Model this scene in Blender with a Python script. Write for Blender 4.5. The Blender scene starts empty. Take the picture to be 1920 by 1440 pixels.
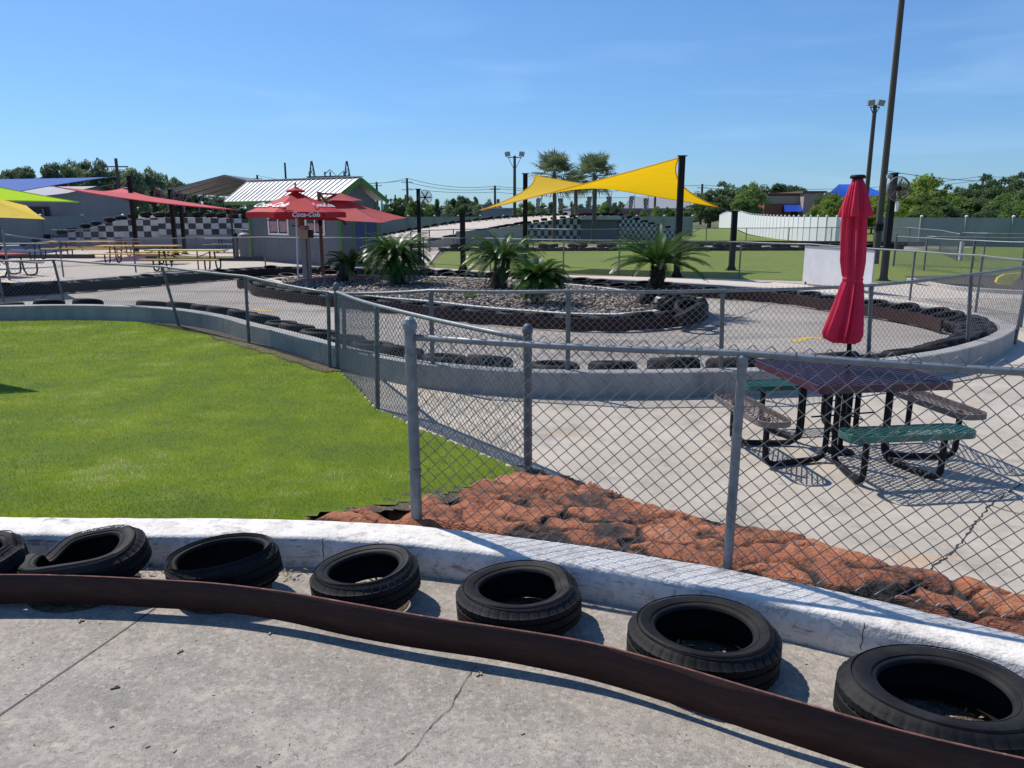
import bpy, math, random
import numpy as np
from mathutils import Vector, Matrix, Euler, noise
random.seed(7); np.random.seed(7)
PI = math.pi
scene = bpy.context.scene
col = scene.collection
# ------------------------------------------------------------------ site survey: where a sight line meets a level
FL, EYE = 1440., 2.1
PT = math.atan(320 / FL); cP, sP = math.cos(PT), math.sin(PT)
def G(x, y, z=0.):
    u, v = x - 960, y - 720
    t = (EYE - z) / (FL * sP + v * cP)
    return Vector((u * t, (FL * cP - v * sP) * t, z))
def at(x, y, Y):
    u, v = x - 960, y - 720
    t = Y / (FL * cP - v * sP)
    return Vector((u * t, Y, EYE - (FL * sP + v * cP) * t))
def V(*a): return Vector(a)
# ------------------------------------------------------------------ materials
def nmat(name):
    m = bpy.data.materials.new(name); m.use_nodes = True
    nt = m.node_tree; b = nt.nodes['Principled BSDF']
    return m, nt, b
def mat(name, c, rough=.6, metal=0., c2=None, scale=6., amt=1., bump=0., bscale=None, spec=None, detail=6, coord='Object', stretch=None, rnd=0., trans=0., lo=.35, hi=.65):
    m, nt, b = nmat(name); N = nt.nodes; L = nt.links
    b.inputs['Roughness'].default_value = rough; b.inputs['Metallic'].default_value = metal
    b.inputs['Base Color'].default_value = (*c, 1)
    if spec is not None: b.inputs['Specular IOR Level'].default_value = spec
    tc = N.new('ShaderNodeTexCoord'); src = tc.outputs[coord]
    if stretch:
        mp = N.new('ShaderNodeMapping'); mp.inputs['Scale'].default_value = stretch
        L.new(src, mp.inputs['Vector']); src = mp.outputs[0]
    out = None
    if c2 is not None:
        n = N.new('ShaderNodeTexNoise'); n.inputs['Scale'].default_value = scale; n.inputs['Detail'].default_value = detail; n.inputs['Roughness'].default_value = .62
        L.new(src, n.inputs['Vector'])
        r = N.new('ShaderNodeMapRange'); r.inputs[1].default_value = lo; r.inputs[2].default_value = hi; L.new(n.outputs[0], r.inputs[0])
        mx = N.new('ShaderNodeMix'); mx.data_type = 'RGBA'; mx.inputs[6].default_value = (*c, 1); mx.inputs[7].default_value = (*c2, 1)
        L.new(r.outputs[0], mx.inputs[0]); out = mx.outputs[2]
        L.new(out, b.inputs['Base Color'])
    if rnd:
        oi = N.new('ShaderNodeObjectInfo'); hs = N.new('ShaderNodeHueSaturation')
        mr = N.new('ShaderNodeMapRange'); mr.inputs[3].default_value = 1 - rnd; mr.inputs[4].default_value = 1 + rnd
        L.new(oi.outputs['Random'], mr.inputs[0]); L.new(mr.outputs[0], hs.inputs['Value'])
        if out: L.new(out, hs.inputs['Color'])
        else: hs.inputs['Color'].default_value = (*c, 1)
        L.new(hs.outputs[0], b.inputs['Base Color'])
    if bump:
        n2 = N.new('ShaderNodeTexNoise'); n2.inputs['Scale'].default_value = bscale or scale * 8; n2.inputs['Detail'].default_value = 5
        L.new(src, n2.inputs['Vector'])
        bp = N.new('ShaderNodeBump'); bp.inputs['Strength'].default_value = 1.; bp.inputs['Distance'].default_value = bump
        L.new(n2.outputs[0], bp.inputs['Height']); L.new(bp.outputs[0], b.inputs['Normal'])
    if trans:
        tb = N.new('ShaderNodeBsdfTranslucent'); ms = N.new('ShaderNodeMixShader'); ms.inputs[0].default_value = trans
        bc = b.inputs['Base Color']
        if bc.links: L.new(bc.links[0].from_socket, tb.inputs[0])
        else: tb.inputs[0].default_value = (*c, 1)
        L.new(b.outputs[0], ms.inputs[1]); L.new(tb.outputs[0], ms.inputs[2])
        L.new(ms.outputs[0], N['Material Output'].inputs[0])
    return m
def layered(name, base, layers, rough=.85, bump=.002, bscale=180., coord='Object', spec=.3):
    """base colour with a list of (colour, scale, lo, hi, amount, stretch) noise layers"""
    m, nt, b = nmat(name); N = nt.nodes; L = nt.links
    b.inputs['Roughness'].default_value = rough; b.inputs['Specular IOR Level'].default_value = spec
    tc = N.new('ShaderNodeTexCoord'); prev = None
    for i, (c, sc, lo, hi, am, st) in enumerate(layers):
        mp = N.new('ShaderNodeMapping'); mp.inputs['Scale'].default_value = st; mp.inputs['Location'].default_value = (i * 7.3, i * 3.1, i)
        L.new(tc.outputs[coord], mp.inputs[0])
        n = N.new('ShaderNodeTexNoise'); n.inputs['Scale'].default_value = sc; n.inputs['Detail'].default_value = 7; n.inputs['Roughness'].default_value = .65
        L.new(mp.outputs[0], n.inputs['Vector'])
        r = N.new('ShaderNodeMapRange'); r.inputs[1].default_value = lo; r.inputs[2].default_value = hi; r.inputs[4].default_value = am; L.new(n.outputs[0], r.inputs[0])
        mx = N.new('ShaderNodeMix'); mx.data_type = 'RGBA'; mx.inputs[7].default_value = (*c, 1)
        if prev is None: mx.inputs[6].default_value = (*base, 1)
        else: L.new(prev, mx.inputs[6])
        L.new(r.outputs[0], mx.inputs[0]); prev = mx.outputs[2]
    L.new(prev, b.inputs['Base Color'])
    n2 = N.new('ShaderNodeTexNoise'); n2.inputs['Scale'].default_value = bscale; n2.inputs['Detail'].default_value = 6; L.new(tc.outputs[coord], n2.inputs['Vector'])
    bp = N.new('ShaderNodeBump'); bp.inputs['Distance'].default_value = bump; bp.inputs['Strength'].default_value = 1.
    L.new(n2.outputs[0], bp.inputs['Height']); L.new(bp.outputs[0], b.inputs['Normal'])
    return m
ONE = (1, 1, 1)
M = {}
M['conc_fg'] = layered('foreground concrete', (.33, .29, .245), [((.42, .37, .31), 2.4, .45, .62, .8, ONE), ((.2, .18, .15), 1.3, .48, .66, .7, (1, 1.4, 1)), ((.46, .4, .31), 6, .54, .64, .75, ONE), ((.18, .16, .135), 7, .53, .68, .6, ONE), ((.24, .22, .19), 22, .48, .58, .6, ONE), ((.47, .43, .37), 36, .53, .63, .6, ONE), ((.1, .09, .08), 55, .55, .65, .6, ONE), ((.5, .48, .44), 150, .54, .66, .5, ONE), ((.1, .095, .09), 190, .54, .66, .55, ONE)], bump=.003, bscale=120)
M['conc_patio'] = layered('patio concrete', (.41, .365, .3), [((.49, .435, .36), 1.2, .44, .6, .85, ONE), ((.26, .235, .2), 2.4, .5, .66, .6, ONE), ((.5, .3, .15), 1.1, .6, .7, .5, (1, 2, 1)), ((.2, .18, .15), 5, .57, .7, .5, ONE), ((.48, .43, .36), 14, .54, .64, .5, ONE), ((.22, .21, .185), 60, .55, .75, .35, ONE), ((.46, .44, .4), 150, .55, .7, .3, ONE)], bump=.002)
M['conc_track'] = layered('track concrete', (.3, .265, .23), [((.38, .34, .295), .35, .44, .58, .9, (1, .5, 1)), ((.15, .14, .13), .6, .5, .62, .6, (.4, 2, 1)), ((.38, .35, .31), 2, .55, .7, .5, ONE), ((.17, .155, .14), 9, .55, .68, .45, ONE), ((.13, .13, .13), 60, .55, .75, .3, ONE)], bump=.002)
M['conc_plaza'] = layered('plaza concrete', (.53, .465, .39), [((.6, .535, .455), .5, .4, .65, .8, ONE), ((.32, .29, .265), .8, .55, .75, .5, ONE)], bump=.001)
M['soil'] = layered('far ground', (.1, .11, .045), [((.16, .14, .08), .05, .45, .6, .8, ONE), ((.2, .17, .12), .3, .6, .7, .6, ONE)], bscale=20)
M['grass_near'] = layered('lawn turf', (.13, .2, .006), [((.21, .28, .006), 1.1, .42, .62, .85, ONE), ((.09, .14, .02), 2.2, .5, .7, .7, ONE), ((.24, .28, .09), 1.6, .62, .78, .5, ONE), ((.04, .09, .008), 90, .5, .65, .6, ONE)], bump=.02, bscale=130)
M['grass_far'] = layered('far lawn turf', (.19, .24, .03), [((.12, .175, .02), .9, .46, .58, .7, (.4, 2, 1)), ((.3, .29, .08), 1.3, .54, .64, .55, (1, 2, 1)), ((.1, .15, .02), 7, .5, .6, .5, ONE), ((.17, .22, .035), .25, .42, .6, .9, ONE), ((.1, .17, .04), .7, .5, .7, .6, ONE), ((.2, .2, .08), .4, .58, .72, .5, (1, 3, 1)), ((.07, .13, .03), 12, .5, .7, .4, ONE)], bump=.03, bscale=40)
M['white_paint'] = layered('weathered white paint', (.78, .745, .68), [((.58, .54, .48), 5, .45, .62, .8, ONE), ((.3, .22, .17), 16, .56, .66, .55, (1, 4, 1)), ((.3, .29, .28), 7, .66, .76, .7, (1, 1, 5)), ((.5, .42, .36), 60, .6, .7, .5, ONE), ((.7, .69, .67), 90, .5, .7, .6, ONE), ((.12, .11, .1), 3.5, .58, .66, .75, (1, 1, 7)), ((.3, .29, .28), 12, .56, .64, .5, (1, 1, 3))], bump=.006, bscale=60, rough=.75)
M['conc_wall'] = layered('track wall concrete', (.36, .35, .325), [((.24, .24, .23), 1.5, .45, .65, .8, (1, 1, .3)), ((.14, .14, .135), 5, .56, .75, .6, (1, 1, .2)), ((.45, .44, .41), 20, .55, .7, .4, ONE)], bump=.003, bscale=60)
M['curb'] = layered('pale kerb', (.55, .53, .49), [((.4, .38, .34), 3, .5, .7, .7, ONE), ((.25, .24, .22), 14, .62, .75, .5, ONE)], bump=.003, bscale=60)
M['rust_belt'] = layered('rusty brown belt', (.042, .02, .017), [((.075, .036, .027), 4, .45, .7, .7, (1, 1, 6)), ((.015, .011, .01), 12, .5, .7, .6, (1, 1, 8)), ((.1, .06, .045), 60, .6, .75, .4, (1, 1, 5))], rough=.65, bump=.002, bscale=80, spec=.2)
M['dark_belt'] = layered('black rubber belt', (.01, .009, .01), [((.022, .018, .018), 3, .5, .7, .7, (1, 1, 5))], rough=.7, bump=.001)
M['rubber'] = mat('tyre rubber', (.007, .007, .008), .68, c2=(.018, .017, .017), scale=9, bump=.0008, bscale=160, spec=.2, rnd=.25)
M['rubber_old'] = mat('sun bleached tyre rubber', (.008, .008, .009), .66, c2=(.026, .025, .025), scale=7, bump=.001, bscale=90, spec=.2, rnd=.3, lo=.42, hi=.8)
M['galv'] = mat('galvanised steel', (.25, .27, .28), .5, .35, c2=(.17, .185, .195), scale=14, bump=.0004, bscale=60)
M['galv_dark'] = mat('weathered galvanised steel', (.1, .115, .118), .6, .2, c2=(.16, .175, .18), scale=9)
M['wire'] = mat('galvanised wire', (.27, .275, .285), .45, .45, c2=(.17, .17, .19), scale=30)
M['black_metal'] = mat('black painted steel', (.008, .008, .009), .6, .0, c2=(.014, .014, .015), scale=3, spec=.15)
M['rock'] = layered('red sculpted rock', (.36, .125, .06), [((.5, .2, .1), 5, .42, .62, .8, ONE), ((.21, .08, .045), 9, .52, .72, .75, ONE), ((.5, .27, .17), 26, .57, .75, .5, ONE), ((.06, .045, .035), 3.2, .58, .68, .75, (1, 2, 1)), ((.1, .06, .045), 80, .58, .72, .5, ONE)], bump=.012, bscale=45)
M['dirt'] = layered('dark soil', (.075, .06, .042), [((.15, .12, .08), 9, .46, .6, .8, ONE), ((.03, .025, .018), 22, .52, .64, .7, ONE), ((.3, .25, .18), 70, .56, .66, .6, ONE)], bump=.02, bscale=60)
M['red_fabric'] = mat('crimson umbrella fabric', (.78, .04, .11), .8, c2=(.68, .03, .09), scale=4, bump=.0006, bscale=500, trans=.28)
M['coke_fabric'] = mat('bright red umbrella fabric', (.58, .014, .022), .7, c2=(.5, .012, .02), scale=3, trans=.25)
M['faded_red'] = mat('faded red umbrella fabric', (.5, .075, .075), .8, c2=(.44, .06, .065), scale=2, trans=.3)
M['pink_sail'] = mat('pink shade fabric', (.72, .13, .15), .8, c2=(.66, .11, .13), scale=2, trans=.4)
M['yellow_sail'] = mat('yellow shade fabric', (.92, .6, .012), .75, c2=(.86, .53, .008), scale=1.2, stretch=(1, 14, 1), trans=.5)
M['yellow_umb'] = mat('yellow umbrella fabric', (.82, .6, .02), .8, c2=(.76, .55, .02), scale=2, trans=.35)
M['lime_sail'] = mat('lime shade fabric', (.45, .7, .05), .8, trans=.4)
M['blue_sail'] = mat('blue shade fabric', (.03, .13, .5), .8, c2=(.02, .1, .4), scale=1.5, stretch=(6, 1, 1), trans=.3)
M['roof_metal'] = mat('pale metal roofing', (.5, .5, .5), .55, .2, c2=(.42, .42, .43), scale=2)
M['shed_wall'] = mat('grey clapboard', (.105, .115, .13), .75, c2=(.13, .14, .155), scale=3)
M['green_trim'] = mat('green trim paint', (.055, .2, .03), .6)
M['white_trim'] = mat('white trim paint', (.75, .75, .75), .55)
M['blue_door'] = mat('blue painted wood', (.035, .06, .16), .6, c2=(.05, .045, .15), scale=5, stretch=(8, 8, .5))
M['gray_wood'] = mat('pale weathered timber', (.38, .35, .32), .85, c2=(.27, .25, .23), scale=6, stretch=(6, 6, .6), bump=.002)
M['brown_wood'] = mat('brown timber', (.2, .1, .065), .85, c2=(.14, .075, .05), scale=6, stretch=(6, 6, .6))
M['yellow_pl'] = mat('faded yellow coating', (.66, .4, .05), .55, c2=(.58, .37, .07), scale=5)
M['yellow_mesh'] = mat('ochre coating', (.5, .4, .07), .6)
M['purple_coat'] = mat('plum plastic coating', (.04, .013, .04), .4, c2=(.028, .011, .035), scale=8, spec=.6)
M['plum_rim'] = mat('plum rim coating', (.06, .014, .03), .35, spec=.5)
M['green_coat'] = mat('dark green plastic coating', (.015, .1, .078), .3, c2=(.02, .13, .1), scale=6)
M['brown_coat'] = mat('faded brown plastic coating', (.075, .045, .04), .5, c2=(.11, .075, .065), scale=9)
M['tan_rim'] = mat('worn taupe coating', (.2, .165, .145), .6, c2=(.13, .1, .09), scale=12)
M['leaf'] = mat('tree foliage', (.13, .21, .055), .6, c2=(.23, .32, .09), scale=.5, rnd=.25, trans=.5, spec=.2)
M['leaf_dark'] = mat('dark tree foliage', (.085, .14, .06), .6, c2=(.15, .215, .085), scale=.5, rnd=.25, trans=.45, spec=.2)
M['leaf_light'] = mat('yellow green foliage', (.2, .28, .05), .6, c2=(.3, .38, .08), scale=.5, rnd=.2, trans=.5, spec=.2)
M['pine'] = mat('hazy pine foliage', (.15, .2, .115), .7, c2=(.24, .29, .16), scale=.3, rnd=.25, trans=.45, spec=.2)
M['bark'] = mat('bark', (.09, .07, .055), .9, c2=(.15, .125, .1), scale=5)
M['palm_bark'] = mat('palm trunk bark', (.16, .14, .12), .9, c2=(.09, .075, .06), scale=8, stretch=(1, 1, 4), bump=.02)
M['sago_leaf'] = mat('glossy cycad leaflets', (.032, .09, .01), .36, c2=(.06, .13, .015), scale=3, spec=.45, trans=.35)
M['sago_dry'] = mat('dry cycad leaf', (.33, .26, .13), .8, c2=(.22, .15, .07), scale=6)
M['sago_bark'] = mat('shaggy cycad bark', (.035, .026, .02), .95, c2=(.09, .065, .045), scale=20, bump=.01)
M['palm_leaf'] = mat('palm fan leaf', (.12, .17, .08), .5, c2=(.22, .26, .14), scale=.8, trans=.35)
M['vinyl'] = mat('white vinyl boards', (.8, .8, .8), .5)
M['screen'] = mat('grey green windscreen cloth', (.22, .255, .235), .9, c2=(.26, .3, .275), scale=.6)
M['brick_far'] = mat('brown brick', (.36, .115, .085), .9, c2=(.3, .1, .075), scale=3)
M['beige'] = mat('beige stucco', (.42, .34, .26), .9)
M['dark_brown'] = mat('dark brown stucco', (.14, .1, .08), .9)
M['bldg_grey'] = mat('grey metal siding', (.25, .255, .27), .7, c2=(.22, .225, .24), scale=1)
M['bldg_roof'] = mat('pale grey roof', (.26, .26, .29), .7)
M['bldg_dark'] = mat('dark opening', (.03, .032, .036), .8)
M['steel_roof'] = mat('grey steel roofing', (.16, .165, .17), .5, .2, stretch=(1, 1, 1), c2=(.2, .2, .2), scale=2)
M['blue_roof'] = mat('blue metal roof', (.02, .1, .55), .4)
M['chk_white'] = mat('white painted plywood', (.5, .5, .49), .8, c2=(.36, .36, .35), scale=3)
M['chk_dark'] = mat('dark green painted plywood', (.03, .04, .038), .7)
M['chk_black'] = mat('black painted plywood', (.035, .035, .037), .8, c2=(.06, .06, .06), scale=2)
M['sign_white'] = mat('white sign panel', (.6, .61, .64), .6, c2=(.5, .51, .54), scale=1.5)
M['yellow_flag'] = mat('yellow plastic', (.75, .6, .02), .3)
M['fan_cage'] = mat('fan wire cage', (.16, .15, .15), .6, .2)
M['fan_blade'] = mat('red brown fan blade', (.16, .04, .035), .5)
M['lamp_glass'] = mat('floodlight glass', (.3, .31, .32), .2)
M['wood_pole'] = mat('weathered utility pole', (.09, .075, .06), .9)
M['yellow_line'] = layered('worn yellow paint', (.62, .4, .06), [((.3, .26, .19), 9, .48, .6, .9, ONE)], bump=.001)
M['crack'] = mat('dark crack', (.035, .032, .028), .95)
M['bin'] = mat('grey plastic', (.17, .175, .185), .6)
M['litter'] = mat('dry leaf litter', (.42, .34, .23), .9, c2=(.22, .15, .09), scale=30)
M['tunnel'] = mat('tunnel grey panel', (.14, .145, .15), .8)
M['pebble'] = None
# ------------------------------------------------------------------ objects and meshes
def tag(o, label=None, cat=None, group=None, kind=None):
    if label: o['label'] = label
    if cat: o['category'] = cat
    if group: o['group'] = group
    if kind: o['kind'] = kind
    return o
def T(name, label, cat, loc, group=None, rz=0):
    o = bpy.data.objects.new(name, None); o.location = loc; o.rotation_euler = (0, 0, rz); o.empty_display_size = .1
    col.objects.link(o); return tag(o, label, cat, group)
class MB:
    def __init__(s): s.v = []; s.f = []; s.mi = []; s.m = 0
    def add(s, vs, fs):
        b = len(s.v); s.v += [tuple(p) for p in vs]; s.f += [tuple(b + i for i in f) for f in fs]; s.mi += [s.m] * len(fs); return s
    def box(s, c, d, rz=0., R=None):
        c = Vector(c); hx, hy, hz = d[0] / 2, d[1] / 2, d[2] / 2
        R = R or Matrix.Rotation(rz, 3, 'Z')
        vs = [c + R @ Vector((x * hx, y * hy, z * hz)) for z in (-1, 1) for x, y in ((-1, -1), (1, -1), (1, 1), (-1, 1))]
        return s.add(vs, [(3, 2, 1, 0), (4, 5, 6, 7), (0, 1, 5, 4), (1, 2, 6, 5), (2, 3, 7, 6), (3, 0, 4, 7)])
    def bar(s, a, b, w, h, up=Vector((0, 0, 1))):
        a = Vector(a); b = Vector(b); d = (b - a); L = d.length; d.normalize()
        if abs(d.dot(up)) > .99: up = Vector((1, 0, 0))
        x = d.cross(up).normalized(); z = x.cross(d).normalized()
        R = Matrix((x, d, z)).transposed()
        return s.box((a + b) / 2, (w, L, h), R=R)
    def tube(s, pts, r, n=10, caps=True):
        pts = [Vector(p) for p in pts]; m = len(pts)
        rr = r if isinstance(r, (list, tuple)) else [r] * m
        vs = []; ref = None
        for i, p in enumerate(pts):
            t = (pts[min(i + 1, m - 1)] - pts[max(i - 1, 0)]).normalized()
            if ref is None: ref = Vector((0, 0, 1)) if abs(t.z) < .9 else Vector((1, 0, 0))
            x = t.cross(ref).normalized(); y = t.cross(x).normalized(); ref = -y if False else ref
            for k in range(n):
                a = 2 * PI * k / n; vs.append(p + (x * math.cos(a) + y * math.sin(a)) * rr[i])
        fs = [(i * n + k, i * n + (k + 1) % n, (i + 1) * n + (k + 1) % n, (i + 1) * n + k) for i in range(m - 1) for k in range(n)]
        if caps: fs += [tuple(range(n))[::-1], tuple(range((m - 1) * n, m * n))]
        return s.add(vs, fs)
    def lathe(s, prof, c=(0, 0, 0), n=24, R=None, closed=False):
        c = Vector(c); m = len(prof); vs = []
        for k in range(n):
            a = 2 * PI * k / n
            for r, z in prof:
                p = Vector((r * math.cos(a), r * math.sin(a), z)); vs.append(c + (R @ p if R else p))
        fs = []
        for k in range(n):
            q = (k + 1) % n
            for i in range(m if closed else m - 1):
                j = (i + 1) % m; fs.append((k * m + i, q * m + i, q * m + j, k * m + j))
        return s.add(vs, fs)
    def build(s, name, mats, parent=None, world=True, smooth=False):
        me = bpy.data.meshes.new(name); me.from_pydata(s.v, [], s.f)
        if not isinstance(mats, (list, tuple)): mats = [mats]
        for m in mats: me.materials.append(m)
        if len(mats) > 1: me.polygons.foreach_set('material_index', s.mi)
        if smooth: me.polygons.foreach_set('use_smooth', [True] * len(me.polygons))
        me.update()
        o = bpy.data.objects.new(name, me); col.objects.link(o)
        if parent:
            o.parent = parent
            if world:
                tl = Vector((0, 0, 0)); q = parent; rz = 0.
                while q is not None: tl += q.location; rz += q.rotation_euler.z; q = q.parent
                o.location = Matrix.Rotation(-rz, 3, 'Z') @ (-tl); o.rotation_euler.z = -rz
        return o
def np_mesh(name, verts, faces, m, parent=None, smooth=False, attr=None):
    """verts (n,3), faces (k,q) arrays"""
    me = bpy.data.meshes.new(name); n, (k, q) = len(verts), faces.shape
    me.vertices.add(n); me.vertices.foreach_set('co', np.ascontiguousarray(verts, dtype=np.float32).ravel())
    me.loops.add(k * q); me.loops.foreach_set('vertex_index', faces.astype(np.int32).ravel())
    me.polygons.add(k); me.polygons.foreach_set('loop_start', np.arange(0, k * q, q, dtype=np.int32))
    if smooth: me.polygons.foreach_set('use_smooth', np.ones(k, dtype=bool))
    me.update(calc_edges=True); me.materials.append(m)
    if attr is not None:
        a = me.attributes.new('tone', 'FLOAT', 'POINT'); a.data.foreach_set('value', attr.astype(np.float32))
    o = bpy.data.objects.new(name, me); col.objects.link(o)
    if parent: o.parent = parent; o.location = -parent.location
    return o
def copy_tree(o, loc, rz=0., label=None, scale=None, rot=None):
    c = o.copy(); col.objects.link(c); c.location = loc; c.rotation_euler = rot or (0, 0, rz)
    if scale: c.scale = scale
    if label: c['label'] = label
    for ch in list(o.children):
        d = ch.copy(); col.objects.link(d); d.parent = c
        for g in list(ch.children):
            e = g.copy(); col.objects.link(e); e.parent = d
    return c
def smooth_path(P, step=.1, closed=False):
    P = [Vector(p) for p in P]; n = len(P); out = []
    rng = range(n if closed else n - 1)
    for i in rng:
        g = lambda k: P[k % n] if closed else P[max(0, min(n - 1, k))]
        p0, p1, p2, p3 = g(i - 1), g(i), g(i + 1), g(i + 2)
        m = max(1, int((p2 - p1).length / step))
        for j in range(m):
            t = j / m
            out.append(.5 * ((2 * p1) + (p2 - p0) * t + (2 * p0 - 5 * p1 + 4 * p2 - p3) * t * t + (3 * p1 - p0 - 3 * p2 + p3) * t ** 3))
    if not closed: out.append(P[-1].copy())
    return out
def resample(P, step, closed=False):
    out = [P[0].copy()]; acc = 0; Q = P + ([P[0]] if closed else [])
    for a, b in zip(Q, Q[1:]):
        L = (b - a).length
        while acc + L >= step and L > 1e-9:
            t = (step - acc) / L; a = a + (b - a) * t; out.append(a.copy()); L = (b - a).length; acc = 0
        acc += L
    return out
def normals2(P, closed=False):
    n = len(P); out = []
    for i in range(n):
        a = P[(i - 1) % n] if closed or i > 0 else P[i]; b = P[(i + 1) % n] if closed or i < n - 1 else P[i]
        t = (b - a); t.z = 0; t.normalize(); out.append(Vector((-t.y, t.x, 0)))
    return out
def offset(P, d, closed=False):
    return [p + n * d for p, n in zip(P, normals2(P, closed))]
def sweep(mb, P, prof, closed=False, jit=0.):
    """prof = list of (offset along normal, z), closed cross section"""
    N = normals2(P, closed); m = len(prof); vs = []
    for i, (p, n) in enumerate(zip(P, N)):
        for o, z in prof:
            q = p + n * o; q.z = p.z + z
            if jit:
                q += Vector(noise.noise_vector(q * 3.)) * jit + Vector(noise.noise_vector(q * 14.)) * jit * .4
            vs.append(q)
    K = len(P); fs = []
    for i in range(K if closed else K - 1):
        j = (i + 1) % K
        for a in range(m):
            b = (a + 1) % m; fs.append((i * m + a, i * m + b, j * m + b, j * m + a))
    if not closed: fs += [tuple(range(m))[::-1], tuple(range((K - 1) * m, K * m))]
    return mb.add(vs, fs)
def poly_sheet(name, P, z, m, kind='structure', label=None):
    me = bpy.data.meshes.new(name); vs = [(p.x, p.y, z) for p in P]
    from mathutils.geometry import tessellate_polygon
    tris = tessellate_polygon([[Vector(v) for v in vs]])
    fs = []
    for t in tris:
        a, b, c = (Vector(vs[i]) for i in t)
        fs.append(t if (b - a).cross(c - a).z > 0 else t[::-1])
    me.from_pydata(vs, [], fs); me.materials.append(m)
    o = bpy.data.objects.new(name, me); col.objects.link(o); return tag(o, kind=kind)
def text_geo(s, size=1., shear=0., ext=.0, bold=0.):
    cu = bpy.data.curves.new('t', 'FONT'); cu.body = s; cu.size = size; cu.shear = shear; cu.extrude = ext; cu.offset = bold
    cu.align_x = 'CENTER'; cu.align_y = 'CENTER'; cu.resolution_u = 3
    o = bpy.data.objects.new('t', cu); col.objects.link(o); bpy.context.view_layer.update()
    me = o.to_mesh(); vs = [v.co.copy() for v in me.vertices]; fs = [tuple(p.vertices) for p in me.polygons]
    o.to_mesh_clear(); bpy.data.objects.remove(o); bpy.data.curves.remove(cu)
    return vs, fs
# ------------------------------------------------------------------ chain link
def link_mesh(panels, W, r, zlo, zhi, m, parent, name='wire_mesh'):
    VV = []; FF = []; base = 0
    for b0, t0, b1, t1 in panels:
        L = (b1 - b0).length; n = max(2, int(round(L / (W / 2)))); h = ((t0 - b0).length + (t1 - b1).length) / 2 + zhi - zlo
        rows = max(4, int(round(h / (W * .47))))
        k = np.arange(n)[:, None]; i = np.arange(rows + 1)[None, :]
        par = ((i + k) % 2); u = (k + par) / n; v = i / rows + 0 * k
        B = lambda U, lo, hi: lo[None, None, :] * (1 - U[..., None]) + hi[None, None, :] * U[..., None]
        ab0, ab1, at0, at1 = (np.array(p) for p in (b0, b1, t0, t1))
        up0 = (at0 - ab0) / np.linalg.norm(at0 - ab0); up1 = (at1 - ab1) / np.linalg.norm(at1 - ab1)
        lo = B(u, ab0 + up0 * zlo, ab1 + up1 * zlo); hi = B(u, at0 + up0 * zhi, at1 + up1 * zhi)
        P = lo * (1 - v[..., None]) + hi * v[..., None]
        d = (ab1 - ab0); d[2] = 0; d /= np.linalg.norm(d); nn = np.array([-d[1], d[0], 0])
        ww = np.random.uniform(-1, 1, P.shape[:2]) * W * .03
        P = P + nn * ((par * 2 - 1) * r * .9 + ww)[..., None] + d * (np.random.uniform(-1, 1, P.shape[:2]) * W * .025)[..., None]
        ring = np.array([d * r * 1.35, nn * r, -d * r * 1.35, -nn * r])
        vs = P[:, :, None, :] + ring[None, None]
        VV.append(vs.reshape(-1, 3))
        idx = base + np.arange(n * (rows + 1) * 4).reshape(n, rows + 1, 4)
        a = idx[:, :-1]; c = idx[:, 1:]
        f = np.stack([a, np.roll(a, -1, 2), np.roll(c, -1, 2), c], -1).reshape(-1, 4)
        FF.append(f); base += vs.size // 3
    return np_mesh(name, np.concatenate(VV), np.concatenate(FF), m, parent)
def fence(label, posts, group=None, W=.09, r=.0021, pr=.022, rr=.02, zhi=.035, zlo=0., term=(), pm='galv_dark', rm='galv', wm='wire', cat='fence', raildrop=0., ties=False, skip_mesh=()):
    """posts = [(base, top)]"""
    o = T('chain_link_fence', label, cat, posts[0][0], group)
    for i, (b, t) in enumerate(posts):
        mb = MB(); R = pr * (1.35 if i in term else 1.)
        top = t + Vector((0, 0, .07 if i in term else -.02))
        mb.tube([b - Vector((0, 0, .05)), top], R, 12 if pr > .025 else 8)
        if i in term: mb.lathe([(R * 1.25, -.02), (R * 1.25, .015), (R * .9, .04), (R * .45, .055), (0.001, .058)], top, 12)
        else: mb.lathe([(R * 1.2, -.05), (R * 1.2, .0), (R * .9, .012)], top, 10)
        if pr > .025:
            for q in (.3, .62, .9): mb.lathe([(R * 1.0, -.012), (R * 1.12, -.012), (R * 1.12, .012), (R * 1.0, .012)], b.lerp(t, q), 12)
        mb.build('post', M[pm], o, smooth=False)
    rp = [t - Vector((0, 0, raildrop if i in term else 0)) for i, (b, t) in enumerate(posts)]
    sm = []
    for i in range(len(rp) - 1):
        for q in range(4): sm.append(rp[i].lerp(rp[i + 1], q / 4) - Vector((0, 0, .012 * math.sin(PI * q / 4))))
    sm.append(rp[-1])
    mb = MB(); mb.tube(sm, rr, 10); mb.build('top_rail', M[rm], o, smooth=True)
    pans = [(posts[i][0], rp[i], posts[i + 1][0], rp[i + 1]) for i in range(len(posts) - 1) if i not in skip_mesh]
    link_mesh(pans, W, r, zlo, zhi, M[wm], o)
    if ties:
        for a, b in zip(rp, rp[1:]):
            n = int((b - a).length / .45)
            for k in range(1, n + 1):
                p = a.lerp(b, (k - .5) / n); d = (b - a).normalized()
                mb = MB(); R = Matrix((Vector((0, 0, 1)), d.cross(Vector((0, 0, 1))), d)).transposed()
                pts = [p + R @ Vector((math.cos(q) * (rr + .003), math.sin(q) * (rr + .003), .004 * q)) for q in np.linspace(-.5, 5.6, 14)]
                pts += [p + d * .03 + Vector((0, 0, -.05)), p + d * .05 + Vector((0, 0, -.09))]
                mb.tube(pts, .0022, 5); mb.build('wire_tie', M['wire'], o)
    return o
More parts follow.
